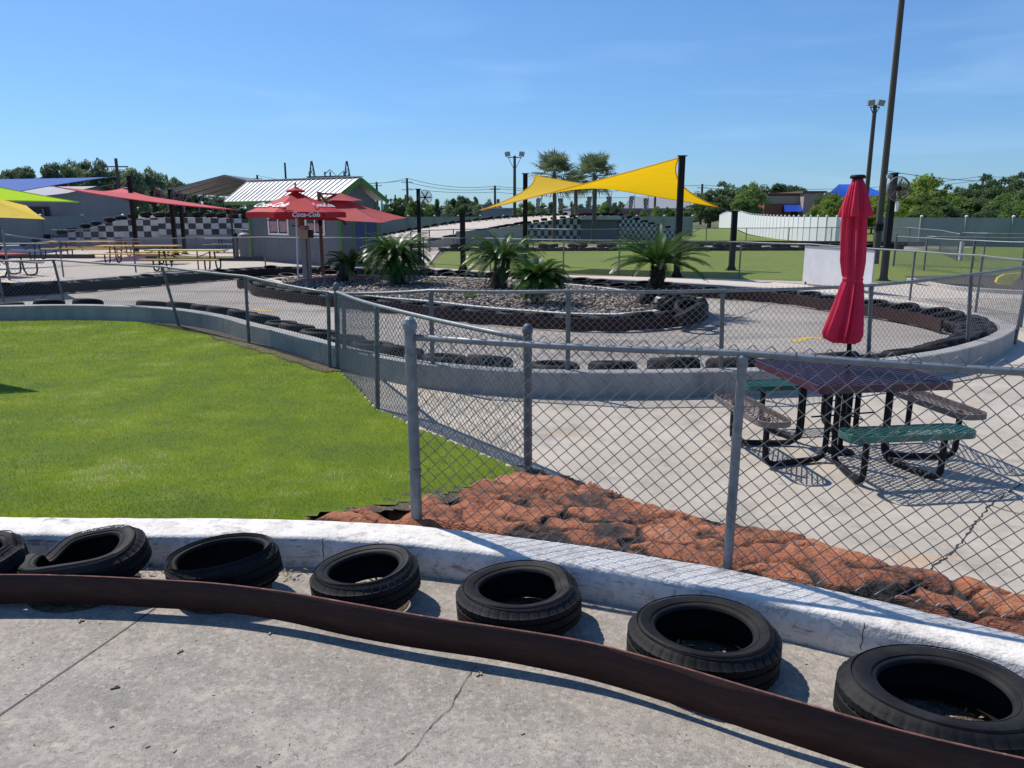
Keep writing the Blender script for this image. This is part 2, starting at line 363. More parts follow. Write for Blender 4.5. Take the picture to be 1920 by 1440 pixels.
def posts_px(L, z=0.):
    """(base x, base y, top x, top y)"""
    out = []
    for bx, by, tx, ty in L:
        b = G(bx, by, z); t = at(tx, ty, b.y); out.append((b, t))
    return out
def posts_top(L, h=1.2):
    out = []
    for p in L:
        t = G(p[0], p[1], h); out.append((V(t.x, t.y, 0), t))
    return out
# ------------------------------------------------------------------ tyres
def tire_mesh(name, R=.32, Wd=.2, ri=.2, n=120, hero=True, m=None, warp=None, letters=None):
    w = Wd / 2
    if hero:
        prof = [(ri, w * .7), (ri + .005, w * .84), (ri + .014, w * .9), (ri + .022, w * .9), (ri + .034, w * .98), (ri * .45 + R * .55, w * 1.05), (R - .04, w * .93), (R - .02, w * .78), (R - .007, w * .62)]
        prof += [(R, w * .6), (R, w * .3), (R - .008, w * .27), (R - .008, w * .22), (R + .001, w * .19), (R + .001, -w * .19), (R - .008, -w * .22), (R - .008, -w * .27), (R, -w * .3), (R, -w * .6)]
        prof += [(r, -z) for r, z in prof[8::-1]][0:9]
        outer = len(prof)
        inn = [(ri + .008, -w * .7), (ri + .05, -w * .86), (R - .05, -w * .8), (R - .018, -w * .5), (R - .014, 0), (R - .018, w * .5), (R - .05, w * .8), (ri + .05, w * .86), (ri + .008, w * .7)]
        prof += inn
    else:
        prof = [(ri, w * .8), (ri + .04, w), (R - .04, w), (R - .005, w * .7), (R, 0), (R - .005, -w * .7), (R - .04, -w), (ri, -w * .8), (R - .05, -w * .6), (R - .04, 0), (R - .05, w * .6)]
        outer = 8
    m_ = len(prof); vs = []
    for k in range(n):
        a = 2 * PI * k / n
        for i, (r, z) in enumerate(prof):
            if hero:
                if i in (6, 7, 8, 9, 18, 19, 20, 21) and k % 6 == 0: r -= .005 if i not in (6, 21) else .001
                if i in (7, 8, 19, 20) and k % 6 != 0: r += .001
                if i in (10, 11, 16, 17) and (k + 3) % 6 == 0: r -= .005
            p = Vector((r * math.cos(a), r * math.sin(a), z))
            if warp: p = warp(p, a)
            vs.append(p)
    fs = []
    for k in range(n):
        q = (k + 1) % n
        for i in range(m_):
            j = (i + 1) % m_; fs.append((k * m_ + i, q * m_ + i, q * m_ + j, k * m_ + j))
    mb = MB(); mb.add(vs, fs)
    if hero:      # fine mould rings on the sidewall
        for rad, zz in ((ri + .028, w * .945), (R * .68 + ri * .32, w * 1.028)):
            ring = []
            for k in range(n):
                a = 2 * PI * k / n
                for dr, dz in ((-.002, -.003), (0, .0025), (.002, -.003)):
                    p = Vector(((rad + dr) * math.cos(a), (rad + dr) * math.sin(a), zz + dz)); ring.append(warp(p, a) if warp else p)
            mb.add(ring, [(k * 3 + i, ((k + 1) % n) * 3 + i, ((k + 1) % n) * 3 + i + 1, k * 3 + i + 1) for k in range(n) for i in (0, 1)])
    if letters:
        s, a0, size, rad = letters
        gv, gf = text_geo(s, size, 0, .002)
        vs2 = []
        for p in gv:
            a = a0 - p.x / rad; r = rad + p.y; q = Vector((r * math.cos(a), r * math.sin(a), w * 1.035 + p.z)); vs2.append(warp(q, a) if warp else q)
        mb.m = 1; mb.add(vs2, gf); mb.m = 0
    me_o = mb
    return me_o
def put_mesh(name, mesh, loc, rot, label, cat, group, scale=None):
    o = bpy.data.objects.new(name, mesh); col.objects.link(o); o.location = loc; o.rotation_euler = rot
    if scale: o.scale = scale
    return tag(o, label, cat, group)
# ==================================================================== CAMERA, LIGHT, SKY
cam = bpy.data.cameras.new('camera'); co = bpy.data.objects.new('camera', cam); col.objects.link(co)
co.location = (0, 0, EYE); co.rotation_euler = (PI / 2 - PT, 0, 0); cam.sensor_width = 36; cam.lens = FL / 1920 * 36; cam.clip_end = 5000; cam.clip_start = .05
scene.camera = co
sdir = Vector((-.6, .53, 1.)).normalized()          # towards the sun
sun = bpy.data.lights.new('sun', 'SUN'); sun.energy = 5.0; sun.angle = math.radians(.53); sun.color = (1, .935, .85)
so = bpy.data.objects.new('sun', sun); col.objects.link(so); so.rotation_euler = sdir.to_track_quat('Z', 'Y').to_euler(); so.location = (-20, 20, 40)
w = bpy.data.worlds.new('World'); scene.world = w; w.use_nodes = True
nt = w.node_tree; bg = nt.nodes['Background']; sky = nt.nodes.new('ShaderNodeTexSky'); sky.sky_type = 'NISHITA'; sky.sun_disc = False
sky.sun_elevation = math.asin(sdir.z); sky.sun_rotation = math.atan2(sdir.x, sdir.y); sky.air_density = 1.0; sky.dust_density = .3; sky.ozone_density = 3
# thin high cloud streaks
tc = nt.nodes.new('ShaderNodeTexCoord'); mp = nt.nodes.new('ShaderNodeMapping'); mp.inputs['Scale'].default_value = (1.4, 1.4, 11); mp.inputs['Rotation'].default_value = (0, math.radians(5), 0)
nz = nt.nodes.new('ShaderNodeTexNoise'); nz.inputs['Scale'].default_value = 2.2; nz.inputs['Detail'].default_value = 8; nz.inputs['Distortion'].default_value = .4
mr = nt.nodes.new('ShaderNodeMapRange'); mr.inputs[1].default_value = .52; mr.inputs[2].default_value = .8; mr.inputs[4].default_value = .3
sx = nt.nodes.new('ShaderNodeSeparateXYZ'); m1 = nt.nodes.new('ShaderNodeMapRange'); m1.interpolation_type = 'SMOOTHSTEP'; m1.inputs[1].default_value = .3; m1.inputs[2].default_value = .13
mm = nt.nodes.new('ShaderNodeMath'); mm.operation = 'MULTIPLY'; mx = nt.nodes.new('ShaderNodeMix'); mx.data_type = 'RGBA'; mx.inputs[7].default_value = (9.5, 9.5, 9.5, 1)
L_ = nt.links
L_.new(tc.outputs['Generated'], mp.inputs[0]); L_.new(mp.outputs[0], nz.inputs['Vector']); L_.new(nz.outputs[0], mr.inputs[0])
L_.new(tc.outputs['Generated'], sx.inputs[0]); L_.new(sx.outputs['Z'], m1.inputs[0]); L_.new(mr.outputs[0], mm.inputs[0]); L_.new(m1.outputs[0], mm.inputs[1])
L_.new(mm.outputs[0], mx.inputs[0]); L_.new(sky.outputs[0], mx.inputs[6]); gm = nt.nodes.new('ShaderNodeGamma'); gm.inputs[1].default_value = .8; tn = nt.nodes.new('ShaderNodeMix'); tn.data_type = 'RGBA'; tn.blend_type = 'MULTIPLY'; tn.inputs[0].default_value = 1; tn.inputs[7].default_value = (.76, 1.17, 1.7, 1)
L_.new(mx.outputs[2], gm.inputs[0]); L_.new(gm.outputs[0], tn.inputs[6]); L_.new(tn.outputs[2], bg.inputs[0])
bg.inputs[1].default_value = .11
scene.view_settings.view_transform = 'Standard'; scene.view_settings.look = 'None'; scene.view_settings.exposure = 0.0; scene.view_settings.gamma = 1
# ==================================================================== GROUND SHEETS
poly_sheet('ground', [V(-900, -60, 0), V(900, -60, 0), V(900, 1500, 0), V(-900, 1500, 0)], -.05, M['soil'])
poly_sheet('plaza', [V(-60, -4, 0), V(19, -4, 0), V(19, 23.5, 0), V(11.6, 23.9, 0), V(9.1, 24.5, 0), V(6.1, 25.9, 0), V(1.9, 27.1, 0), V(-3.4, 30.9, 0), V(-5, 60, 0), V(-60, 60, 0)], -.004, M['conc_plaza'])
poly_sheet('patio', [V(-3.2, 3.2, 0), V(6, -1, 0), V(19, -1, 0), V(19, 19.5, 0), V(10.4, 19.5, 0), V(9, 12, 0), V(4, 8.6, 0), V(-2.7, 11, 0)], .0, M['conc_patio'])
poly_sheet('far_lawn', [V(11.6, 23.9, 0), V(9.1, 24.5, 0), V(6.1, 25.9, 0), V(1.9, 27.1, 0), V(-3.4, 30.9, 0), V(-3.7, 43, 0), V(-16, 100, 0), V(70, 100, 0), V(60, 22, 0), V(19, 22.4, 0), V(13.6, 23, 0)], .004, M['grass_far'])
# near wall foot line (its camera side) and the ring of the oval
wall_px = [(-200, 604, 0), (0, 602, 0), (150, 600, 0), (300, 606, 0), (400, 622, 0), (460, 640, 0), (560, 668, 0), (632, 692, 0), (760, 722, 0), (900, 738, 0), (1065, 746, 0), (1350, 743, 0), (1500, 738, 0), (1620, 726, 0), (1760, 705, 0), (1850, 680, 0), (1892, 658, 0), (1903, 612, .3), (1880, 600, .3), (1828, 587, .3), (1757, 575, .3), (1686, 565, .3), (1612, 556, .3), (1500, 543, .3), (1300, 530, .3), (1100, 520, .3), (850, 506, .3), (640, 500, .3), (500, 499, .3), (400, 505, .3), (300, 512, .3), (200, 519, .3), (100, 526, .3), (0, 531, .3), (-150, 540, .3)]
WP = []
for x, y, z in wall_px: p = G(x, y, z); p.z = 0; WP.append(p)
WS = resample(smooth_path(WP, .2), .25)
poly_sheet('kart_track', offset(WS, .1), .006, M['conc_track'])
# foreground slab
back_w = [(-9, 4.68), (-5.5, 4.66), (-3.29, 4.63), (-2.25, 4.61), (-1.38, 4.59), (-.43, 4.45), (.68, 4.1), (1.6, 3.68), (2.35, 3.22), (3.1, 2.6), (3.8, 1.8), (4.4, .7)]
BW = resample(smooth_path([V(x, y, 0) for x, y in back_w], .05), .05)
poly_sheet('foreground_slab', [V(p.x, p.y, 0) for p in offset(BW, -.1)[::6]] + [V(4.6, -3, 0), V(-9, -3, 0)], .008, M['conc_fg'])
BWa = np.array([(p.x, p.y) for p in BW])
def dwall(x, y):
    x = np.atleast_1d(x).astype(float); y = np.atleast_1d(y).astype(float)
    out = np.empty(x.shape)
    for s in range(0, len(x), 20000):
        out[s:s + 20000] = np.sqrt(((x[s:s + 20000, None] - BWa[None, ::2, 0]) ** 2 + (y[s:s + 20000, None] - BWa[None, ::2, 1]) ** 2).min(1))
    return out
def hz(x, y):
    d = np.clip(dwall(x, y) / 1.9, 0, 1); s = d * d * (3 - 2 * d); return .175 * (1 - s) + .012
# ---- near lawn
fence_line = [G(634, 693), G(660, 715), G(705, 767), G(800, 812), G(900, 852), G(985, 888)]
lawn_edge_wall = [p for p in offset(WS, -.12) if p.x < fence_line[0].x + .1 and p.y < 17]
lawn_edge_wall.sort(key=lambda p: p.x)
rock_top = [(985, 888, .03), (930, 897, .05), (870, 912, .08), (800, 930, .12), (760, 938, .14), (700, 947, .16), (620, 958, .17), (560, 966, .18)]
LP = [p for p in lawn_edge_wall] + [V(p.x - .06, p.y, 0) for p in fence_line[1:]] + [V(*G(*a)[:2], 0) for a in rock_top[1:]] + [p for p in offset(BW, .01) if p.x < -1.3][::-6]
LP = [p for p in LP if p.x > -14]
def in_poly(x, y, P):
    px = np.array([p.x for p in P]); py = np.array([p.y for p in P]); ins = np.zeros(len(x), bool); j = len(P) - 1
    for i in range(len(P)):
        c = ((py[i] > y) != (py[j] > y)) & (x < (px[j] - px[i]) * (y - py[i]) / (py[j] - py[i] + 1e-12) + px[i]); ins ^= c; j = i
    return ins
def grid_in(P, step, zf, name, m, pad=.0, kind='structure', smooth=True):
    x0, x1 = min(p.x for p in P), max(p.x for p in P); y0, y1 = min(p.y for p in P), max(p.y for p in P)
    nx, ny = int((x1 - x0) / step) + 2, int((y1 - y0) / step) + 2
    X, Y = np.meshgrid(x0 + np.arange(nx) * step, y0 + np.arange(ny) * step); x, y = X.ravel(), Y.ravel()
    ins = in_poly(x, y, P).reshape(ny, nx)
    z = zf(x, y)
    idx = np.arange(nx * ny).reshape(ny, nx)
    ok = ins[:-1, :-1] | ins[1:, :-1] | ins[:-1, 1:] | ins[1:, 1:]
    f = np.stack([idx[:-1, :-1], idx[:-1, 1:], idx[1:, 1:], idx[1:, :-1]], -1)[ok]
    used, inv = np.unique(f.ravel(), return_inverse=True)
    vs = np.stack([x, y, z], -1)[used]
    o = np_mesh(name, vs, inv.reshape(-1, 4), m, smooth=smooth); return tag(o, kind=kind)
grid_in(LP, .08, lambda x, y: hz(x, y), 'lawn', M['grass_near'])
# blades of grass
def blade_field(name, P, n, zf, m, h, wd, weight):
    x0, x1 = min(p.x for p in P), max(p.x for p in P); y0, y1 = min(p.y for p in P), max(p.y for p in P)
    x = np.random.uniform(max(x0, -13.), x1, n); y = y0 + (y1 - y0) * np.random.uniform(0, 1, n) ** weight
    k = in_poly(x, y, P) & (np.abs(x) < y * .72 + .6); x, y = x[k], y[k]
    clump = np.array([1.1 * noise.noise((a * 1.1, b * 1.1, 0)) + .8 * noise.noise((a * 4., b * 4., 3)) for a, b in zip(x[::1], y[::1])])
    z = zf(x, y) - .004; n = len(x)
    a = np.random.uniform(0, 2 * PI, n); H = h * np.random.uniform(.5, 1.25, n) * (1 + .35 * clump) * (1 + .03 * y); l = np.random.uniform(.2, .95, n) * H; b = np.random.uniform(0, 2 * PI, n)
    W = wd * (1 + .06 * (y - 4))
    base = np.stack([x, y, z], -1); dx = np.stack([np.cos(a) * W, np.sin(a) * W, 0 * a], -1)
    tip = base + np.stack([np.cos(b) * l, np.sin(b) * l, H], -1)
    vs = np.stack([base - dx, base + dx, tip], 1).reshape(-1, 3)
    tone = np.clip(np.repeat(np.random.uniform(0, 1, n) * .7 + clump * .45 + .14, 3), 0, 1)
    o = np_mesh(name, vs, np.arange(n * 3).reshape(-1, 3), m, attr=tone); return tag(o, 'short mown lawn grass behind the white wall', 'grass', kind='stuff')
def tonemat(name, stops, rough=.6, trans=.3, bump=0.):
    m, nt, b = nmat(name); N = nt.nodes; L = nt.links; b.inputs['Roughness'].default_value = rough
    at_ = N.new('ShaderNodeAttribute'); at_.attribute_name = 'tone'; cr = N.new('ShaderNodeValToRGB'); e = cr.color_ramp.elements
    while len(e) > 1: e.remove(e[0])
    e[0].position = stops[0][0]; e[0].color = (*stops[0][1], 1)
    for p, c in stops[1:]: q = e.new(p); q.color = (*c, 1)
    L.new(at_.outputs['Fac'], cr.inputs[0]); L.new(cr.outputs[0], b.inputs['Base Color'])
    if bump:
        n2 = N.new('ShaderNodeTexNoise'); n2.inputs['Scale'].default_value = 45; n2.inputs['Detail'].default_value = 6; tco = N.new('ShaderNodeTexCoord'); L.new(tco.outputs['Object'], n2.inputs['Vector']); bp = N.new('ShaderNodeBump'); bp.inputs['Distance'].default_value = bump; L.new(n2.outputs[0], bp.inputs['Height']); L.new(bp.outputs[0], b.inputs['Normal'])
    if trans:
        tb = N.new('ShaderNodeBsdfTranslucent'); ms = N.new('ShaderNodeMixShader'); ms.inputs[0].default_value = trans; L.new(cr.outputs[0], tb.inputs[0])
        L.new(b.outputs[0], ms.inputs[1]); L.new(tb.outputs[0], ms.inputs[2]); L.new(ms.outputs[0], N['Material Output'].inputs[0])
    return m
M['blade'] = tonemat('grass blades', [(0, (.08, .14, .004)), (.35, (.22, .34, .004)), (.7, (.37, .47, .006)), (.92, (.47, .53, .05)), (1, (.75, .72, .4))], .8, .45)
blade_field('grass', LP, 520000, hz, M['blade'], .022, .0016, 1.5)
# dirt strip along the wall and round the rocks
dp = [p for p in lawn_edge_wall if p.x > -7]
DP = offset(dp, .18) + [V(p.x - .02 - .05 * (noise.noise(p * 3) + .5), p.y - .02 - .12 * noise.noise(p * 2.5), 0) for p in offset(dp, -.1)[::-1]]
grid_in(DP, .06, lambda x, y: hz(x, y) + .012, 'soil_strip', M['dirt'])
# ==================================================================== RED SCULPTED ROCK EDGING
RPx = [(530, 969, .18), (560, 962, .18), (620, 955, .175), (700, 944, .16), (760, 935, .14), (870, 908, .08), (930, 893, .05), (985, 884, .03), (1060, 893, .02), (1110, 905, .02), (1160, 932, .02), (1230, 962, .02), (1330, 988, .02), (1400, 1008, .02), (1500, 1020, .02), (1600, 1058, .02), (1700, 1088, .02), (1800, 1115, .02), (1920, 1148, .02), (2060, 1200, .02)]
RT = [V(*G(*a)[:2], 0) for a in RPx]
RTs = resample(smooth_path(RT, .05), .05); RTa = np.array([(p.x, p.y) for p in RTs])
RP = RTs + [p for p in offset(BW, -.09) if -1.7 < p.x < 3.1][::-3]
BI = np.array([(p.x, p.y) for p in offset(BW, -.2)])
rng = np.random.RandomState(11)
cs = []
for q in range(4000):
    p = (rng.uniform(-1.9, 3.6), rng.uniform(2.3, 6.4))
    if all((((p[0] - a) * .92 - (p[1] - b) * .39) / .46) ** 2 + (((p[1] - b) * .92 + (p[0] - a) * .39) / .23) ** 2 > 1 for a, b in cs): cs.append(p)
cs = np.array(cs); crh = rng.uniform(.03, .1, len(cs)); crt = rng.uniform(-.12, .12, len(cs))
def rock_parts(x, y):
    nv = lambda f, o: np.array([noise.noise((a * f, b * f, o)) for a, b in zip(x, y)])
    nx, ny, n3, n4 = nv(2.2, 1.), nv(2.2, 9.), nv(8, 4.), nv(24, 4.)
    xx = x + nx * .3 + .07 * n3; yy = y + ny * .26 - .07 * n3
    dx = xx[:, None] - cs[None, :, 0]; dy = yy[:, None] - cs[None, :, 1]
    d = np.sqrt(((dx * .92 - dy * .39) * .68) ** 2 + (dy * .92 + dx * .39) ** 2)
    s = np.argsort(d, 1)[:, :2]; d1 = np.take_along_axis(d, s[:, :1], 1)[:, 0]; d2 = np.take_along_axis(d, s[:, 1:2], 1)[:, 0]
    m = np.clip(.5 + nv(1.3, 20.) * 1.6, .12, 1)
    cw = .03 + .05 * m; e = np.clip((d2 - d1) / cw, 0, 1); e2 = np.clip((d2 - d1) / .3, 0, 1)
    lump = .36 * np.sqrt(np.clip(1 - (1 - e2) ** 2, 0, 1)) * (crh[s[:, 0]] + .02) - (1 - e) ** 2 * .026 * m
    ridge = np.abs(nv(3.1, 31.)) * .06; n5 = nv(55., 8.)
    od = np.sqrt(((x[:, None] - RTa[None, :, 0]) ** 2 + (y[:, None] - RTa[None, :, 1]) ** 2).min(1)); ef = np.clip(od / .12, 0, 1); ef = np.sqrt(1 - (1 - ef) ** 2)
    wd = np.sqrt(((x[:, None] - BI[None, ::2, 0]) ** 2 + (y[:, None] - BI[None, ::2, 1]) ** 2).min(1))
    z = hz(x, y) * .85 - .03 + lump * 1.3 - ridge + n3 * .024 + nv(15., 6.) * .008 + .035
    z = np.minimum(z, .15 + np.maximum(0, wd - .2) * .5)
    z = z * (.3 + .7 * ef) - .02 * (1 - ef)
    crack = (1 - e) * np.clip(m * 1.2, .15, .85)
    tone = .62 + (crt[s[:, 0]]) + nx * .3 + n3 * .25 + n4 * .22 + n5 * .12 - crack * 1.0 - np.clip(nv(2.4, 44.) - .16, 0, 1) * 1.1
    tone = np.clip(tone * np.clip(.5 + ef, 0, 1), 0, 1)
    return z, tone
M['rock'] = tonemat('red sculpted rock', [(0, (.02, .016, .013)), (.18, (.055, .03, .02)), (.33, (.16, .06, .03)), (.55, (.28, .095, .042)), (.8, (.37, .14, .065)), (1, (.42, .22, .13))], .9, 0, .02)
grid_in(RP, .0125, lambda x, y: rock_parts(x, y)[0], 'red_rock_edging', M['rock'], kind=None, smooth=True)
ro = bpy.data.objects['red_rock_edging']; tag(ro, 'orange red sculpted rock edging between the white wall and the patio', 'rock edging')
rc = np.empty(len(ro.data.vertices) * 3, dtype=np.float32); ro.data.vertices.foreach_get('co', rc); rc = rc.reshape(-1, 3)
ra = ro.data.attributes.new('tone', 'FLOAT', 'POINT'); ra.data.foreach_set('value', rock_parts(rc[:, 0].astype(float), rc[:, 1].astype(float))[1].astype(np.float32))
DP2 = [V(*G(*a)[:2], 0) for a in [(640, 960, .18), (760, 926, .14), (870, 896, .09), (940, 868, .05), (985, 868, .03), (1030, 890, .02), (940, 925, .06), (860, 940, .1), (760, 960, .16)]]
grid_in(DP2, .02, lambda x, y: hz(x, y) - .004 + .02 * np.array([noise.noise((a * 8, b * 8, 0)) + .6 * noise.noise((a * 25, b * 25, 3)) for a, b in zip(x, y)]), 'soil_patch', M['dirt'])
# ==================================================================== WHITE FOREGROUND WALL
wm = MB()
prof = [(-.285, .0), (-.278, .1), (-.27, .178), (-.262, .193), (-.24, .2), (-.16, .202), (-.08, .202), (-.015, .2), (-.004, .193), (0, .17), (0, -.04), (-.1, -.04), (-.285, -.04)]
sweep(wm, BW[::1], prof, jit=.006)
o = wm.build('low_white_wall', M['white_paint'], smooth=True); tag(o, 'long curved low wall with chipped white paint behind the row of tyres', 'wall')
for (x, y0, y1) in ((602, 1012, 1045), (1048, 1002, 1036), (1612, 1158, 1205)):
    cb = MB(); a = G(x, y0, .2); i = int(np.argmin(((BWa - np.array([a.x, a.y])) ** 2).sum(1))); n = normals2(BW)[i]
    f = BW[i] - n * .277; pts = []
    for k in range(8): pts.append(V(f.x, f.y, 0) - n * .003 + V(random.uniform(-.006, .006), 0, .2 - k * .025))
    cb.tube(pts, .0022, 4)
    cb.build('crack', M['crack'], o, world=False)
# ==================================================================== FOREGROUND BELT
bt = [(-900, 1100, .21), (-300, 1082, .21), (0, 1078, .21), (150, 1079, .212), (280, 1084, .214), (400, 1092, .215), (530, 1109, .215), (660, 1132, .218), (800, 1155, .22), (950, 1176, .222), (1100, 1202, .225), (1250, 1243, .225), (1400, 1288, .23), (1550, 1330, .23), (1700, 1370, .232), (1850, 1404, .235), (2000, 1436, .235), (2150, 1470, .235)]
BP = []
for x, y, z in bt: p = G(x, y, z - .005); BP.append(p)
BPs = resample(smooth_path(BP, .05), .05)
mb = MB(); vs = []; N = normals2(BPs)
for i, (p, n) in enumerate(zip(BPs, N)):
    s = i * .05; zb = .04 + .006 * math.sin(s * 2.1 + 1) + .004 * math.sin(s * 5.3) - .008 * max(0, p.x)
    zt = p.z + .004 * math.sin(s * 3.3)
    lean = .005 * math.sin(s * 1.7)
    for o_, z in ((-.006 + lean, zb), (-.007 - lean * .5, (zb + zt) / 2), (-.006, zt - .002), (-.003, zt), (.003, zt), (.006, zt - .002), (.006 - lean * .5, (zb + zt) / 2), (.006 + lean, zb)):
        vs.append(V(p.x, p.y, 0) + n * o_ + V(0, 0, max(.01, z)))
m_ = 8; K = len(BPs)
mb.add(vs, [(i * m_ + a, i * m_ + (a + 1) % m_, (i + 1) * m_ + (a + 1) % m_, (i + 1) * m_ + a) for i in range(K - 1) for a in (0, 1, 5, 6, 7)] + [tuple(range(m_))[::-1], tuple(range((K - 1) * m_, K * m_))])
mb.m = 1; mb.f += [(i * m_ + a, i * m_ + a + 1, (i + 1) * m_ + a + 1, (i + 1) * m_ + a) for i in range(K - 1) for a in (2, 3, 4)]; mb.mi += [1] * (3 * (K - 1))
M['sunlit_edge'] = layered('rusty belt edge painted sunlit', (.2, .09, .07), [((.09, .045, .038), 14, .45, .6, .8, ONE), ((.45, .33, .27), 30, .58, .7, .6, ONE)], bump=.001)  # paler rust on the top faces: sunlight along the belt put into the colour
belt = mb.build('rubber_belt', [M['rust_belt'], M['sunlit_edge']], smooth=True); tag(belt, 'long rusty brown barrier belt running in front of the foreground tyres', 'barrier belt')
# ==================================================================== FOREGROUND TYRES
def hero_tire(loc, R, Wd, rot, label, warp=None, letters=None, ri=None, n=240):
    mb = tire_mesh('tire', R, Wd, ri or R * .62, n, True, warp=warp, letters=letters)
    o = mb.build('tire', [M['rubber_old'], M['letter']], smooth=False)
    o.data.polygons.foreach_set('use_smooth', [True] * len(o.data.polygons)); o.data.set_sharp_from_angle(angle=.7)
    o.location = loc; o.rotation_euler = rot; return tag(o, label, 'tyre', 'tyres lying along the white wall')
M['letter'] = mat('worn white lettering', (.6, .6, .58), .7, c2=(.12, .12, .12), scale=40)
def fold(p, a):     # caved-in old casing
    k = math.exp(-((a - math.radians(150)) / .75) ** 2); k2 = math.exp(-((a - math.radians(138)) / .28) ** 2)
    q = p.copy(); q.x *= 1.06; q.y *= .65; top = .5 + .5 * max(-1, min(1, p.z / .09))
    q.z -= k2 * .045 * top; q.y -= k2 * .08; q.z -= k * .035 * top; q.z += .012 * math.sin(3 * a)
    return q
def oval(sx, sy, dent=0., da=0.):
    def f(p, a):
        q = p.copy(); q.x *= sx; q.y *= sy; top = .5 + .5 * max(-1, min(1, p.z / .09))
        if dent:
            w_ = math.exp(-((((a - da + PI) % (2 * PI)) - PI) / .3) ** 2) * dent; q.z -= w_ * top; q.x -= math.cos(da) * w_ * .4; q.y -= math.sin(da) * w_ * .4
        q.z += .005 * math.sin(2 * a + da)
        return q
    return f
R_ = math.radians
def hero(x0, x1, yf, ztop, R, Wd, rot, label, warp, **kw):
    """x extent and far rim row in the survey, height of the top face; sets the tyre down with its lowest point on the slab"""
    far = G((x0 + x1) / 2, yf, ztop); sy = kw.pop('sy', .96); yc = far.y - R * sy * math.cos(rot[0]) ; dn = (EYE - ztop) * sP
    xc = far.x * (yc * cP + dn) / (far.y * cP + dn)
    o = hero_tire(V(xc, yc, 0), R, Wd, rot, label, warp, **kw); bpy.context.view_layer.update(); zs = [(o.matrix_world @ v.co).z for v in o.data.vertices]; o.location.z = .012 - min(zs)
    di = MB(); di.lathe([(.001, .012), (R * .45, .008), (R * .8, 0)], (xc, yc, .012), 24); d_ = di.build('dark_fill', M['dirt'], o, world=False); d_.matrix_parent_inverse = o.matrix_world.inverted(); d_.location = (0, 0, 0); d_.matrix_parent_inverse = Matrix.Rotation(0, 4, 'Z') @ (Matrix.Translation(o.location) @ Euler(rot).to_matrix().to_4x4()).inverted()  # dark disc so the ground inside each tyre reads dark
    return o
hero(28, 274, 1000, .24, .36, .18, (R_(11), R_(-9), 0), 'collapsed folded tyre with raised lettering, leftmost whole one by the wall', fold, sy=.66, letters=('RADIAL  G/T', 1.25, .055, .292))
hero(310, 523, 1005, .25, .315, .2, (R_(3), R_(-8), .0), 'squashed oval tyre with a wide bare opening, second from the left', oval(1.02, .7, .02, 3.6), ri=.24, sy=.71)
hero(583, 786, 1018, .235, .295, .19, (R_(1), R_(-6), .0), 'small grooved tyre right of the squashed oval one', oval(1.0, .92), ri=.19, sy=.93)
hero(857, 1091, 1049, .22, .322, .195, (R_(0), R_(-3), .0), 'tyre with a torn cracked tread edge on its right side', oval(1.02, .93, .03, .1), ri=.2, sy=.93)
hero(1179, 1460, 1111, .22, .352, .205, (R_(-1), R_(1), 0.), 'smooth walled black tyre with dry leaves inside, second from the right', oval(1, .93), ri=.222, sy=.93)
hero(1580, 1958, 1204, .225, .41, .21, (R_(-1), R_(2), 0.), 'largest tyre, thick ribbed sidewall, near the right corner', oval(1, .83), ri=.25, sy=.83)
hero(-130, 22, 1010, .2, .29, .19, (R_(4), R_(-10), 0.), 'shredded black tyre cut off by the left edge of the photo', oval(1, .95, .06, .5), ri=.18)
# leaf litter
def litter(name, spots, label, smin=.006, smax=.02, z=.012):
    mb = MB()
    for (c, rad, n) in spots:
        for k in range(n):
            a = random.uniform(0, 2 * PI); d = rad * math.sqrt(random.random()); p = V(c.x + math.cos(a) * d, c.y + math.sin(a) * d * .9, c.z + random.uniform(z, z + .02))
            s = random.uniform(smin, smax); E_ = Euler((random.uniform(-.7, .7), random.uniform(-.7, .7), random.uniform(0, 6.28))).to_matrix(); L = s * random.uniform(1, 2.6)
            mb.add([p + E_ @ V(-L, 0, 0), p + E_ @ V(0, -s * .5, .003), p + E_ @ V(L, 0, 0), p + E_ @ V(0, s * .5, .003)], [(0, 1, 2, 3)])
    o = mb.build(name, M['litter']); return tag(o, label, 'leaf litter', kind='stuff')
litter('leaf_litter', [(G(1330, 1210, .0), .17, 60), (G(1800, 1330, 0), .22, 80), (G(980, 1150, 0), .15, 30), (G(290, 1068, 0), .12, 40), (G(545, 1082, 0), .1, 30), (G(1590, 1310, 0), .06, 14), (G(690, 1100, 0), .12, 26), (G(1230, 1250, 0), .1, 8)], 'dry leaf litter caught inside and between the foreground tyres', .005, .016)
mb = MB()
for k in range(260):
    x, y = random.uniform(-2.6, 2.4), random.uniform(1.2, 4.2); s = random.choice([.002, .003, .003, .004, .006]); a = random.uniform(0, 3.1)
    mb.box((x, y, .0095 + s * .3), (s * 3, s, s * .6), a)
for px, py in ((507, 1187), (150, 1165), (335, 1222), (897, 1265), (215, 1290), (1280, 1247)):
    p = G(px, py, .01); mb.box((p.x, p.y, .013), (.035, .009, .006), random.uniform(0, 3)); mb.box((p.x + .01, p.y + .005, .014), (.02, .012, .004), random.uniform(0, 3))
tag(mb.build('twigs', M['litter']), 'tiny twigs and grit scattered on the foreground slab', 'debris', kind='stuff')
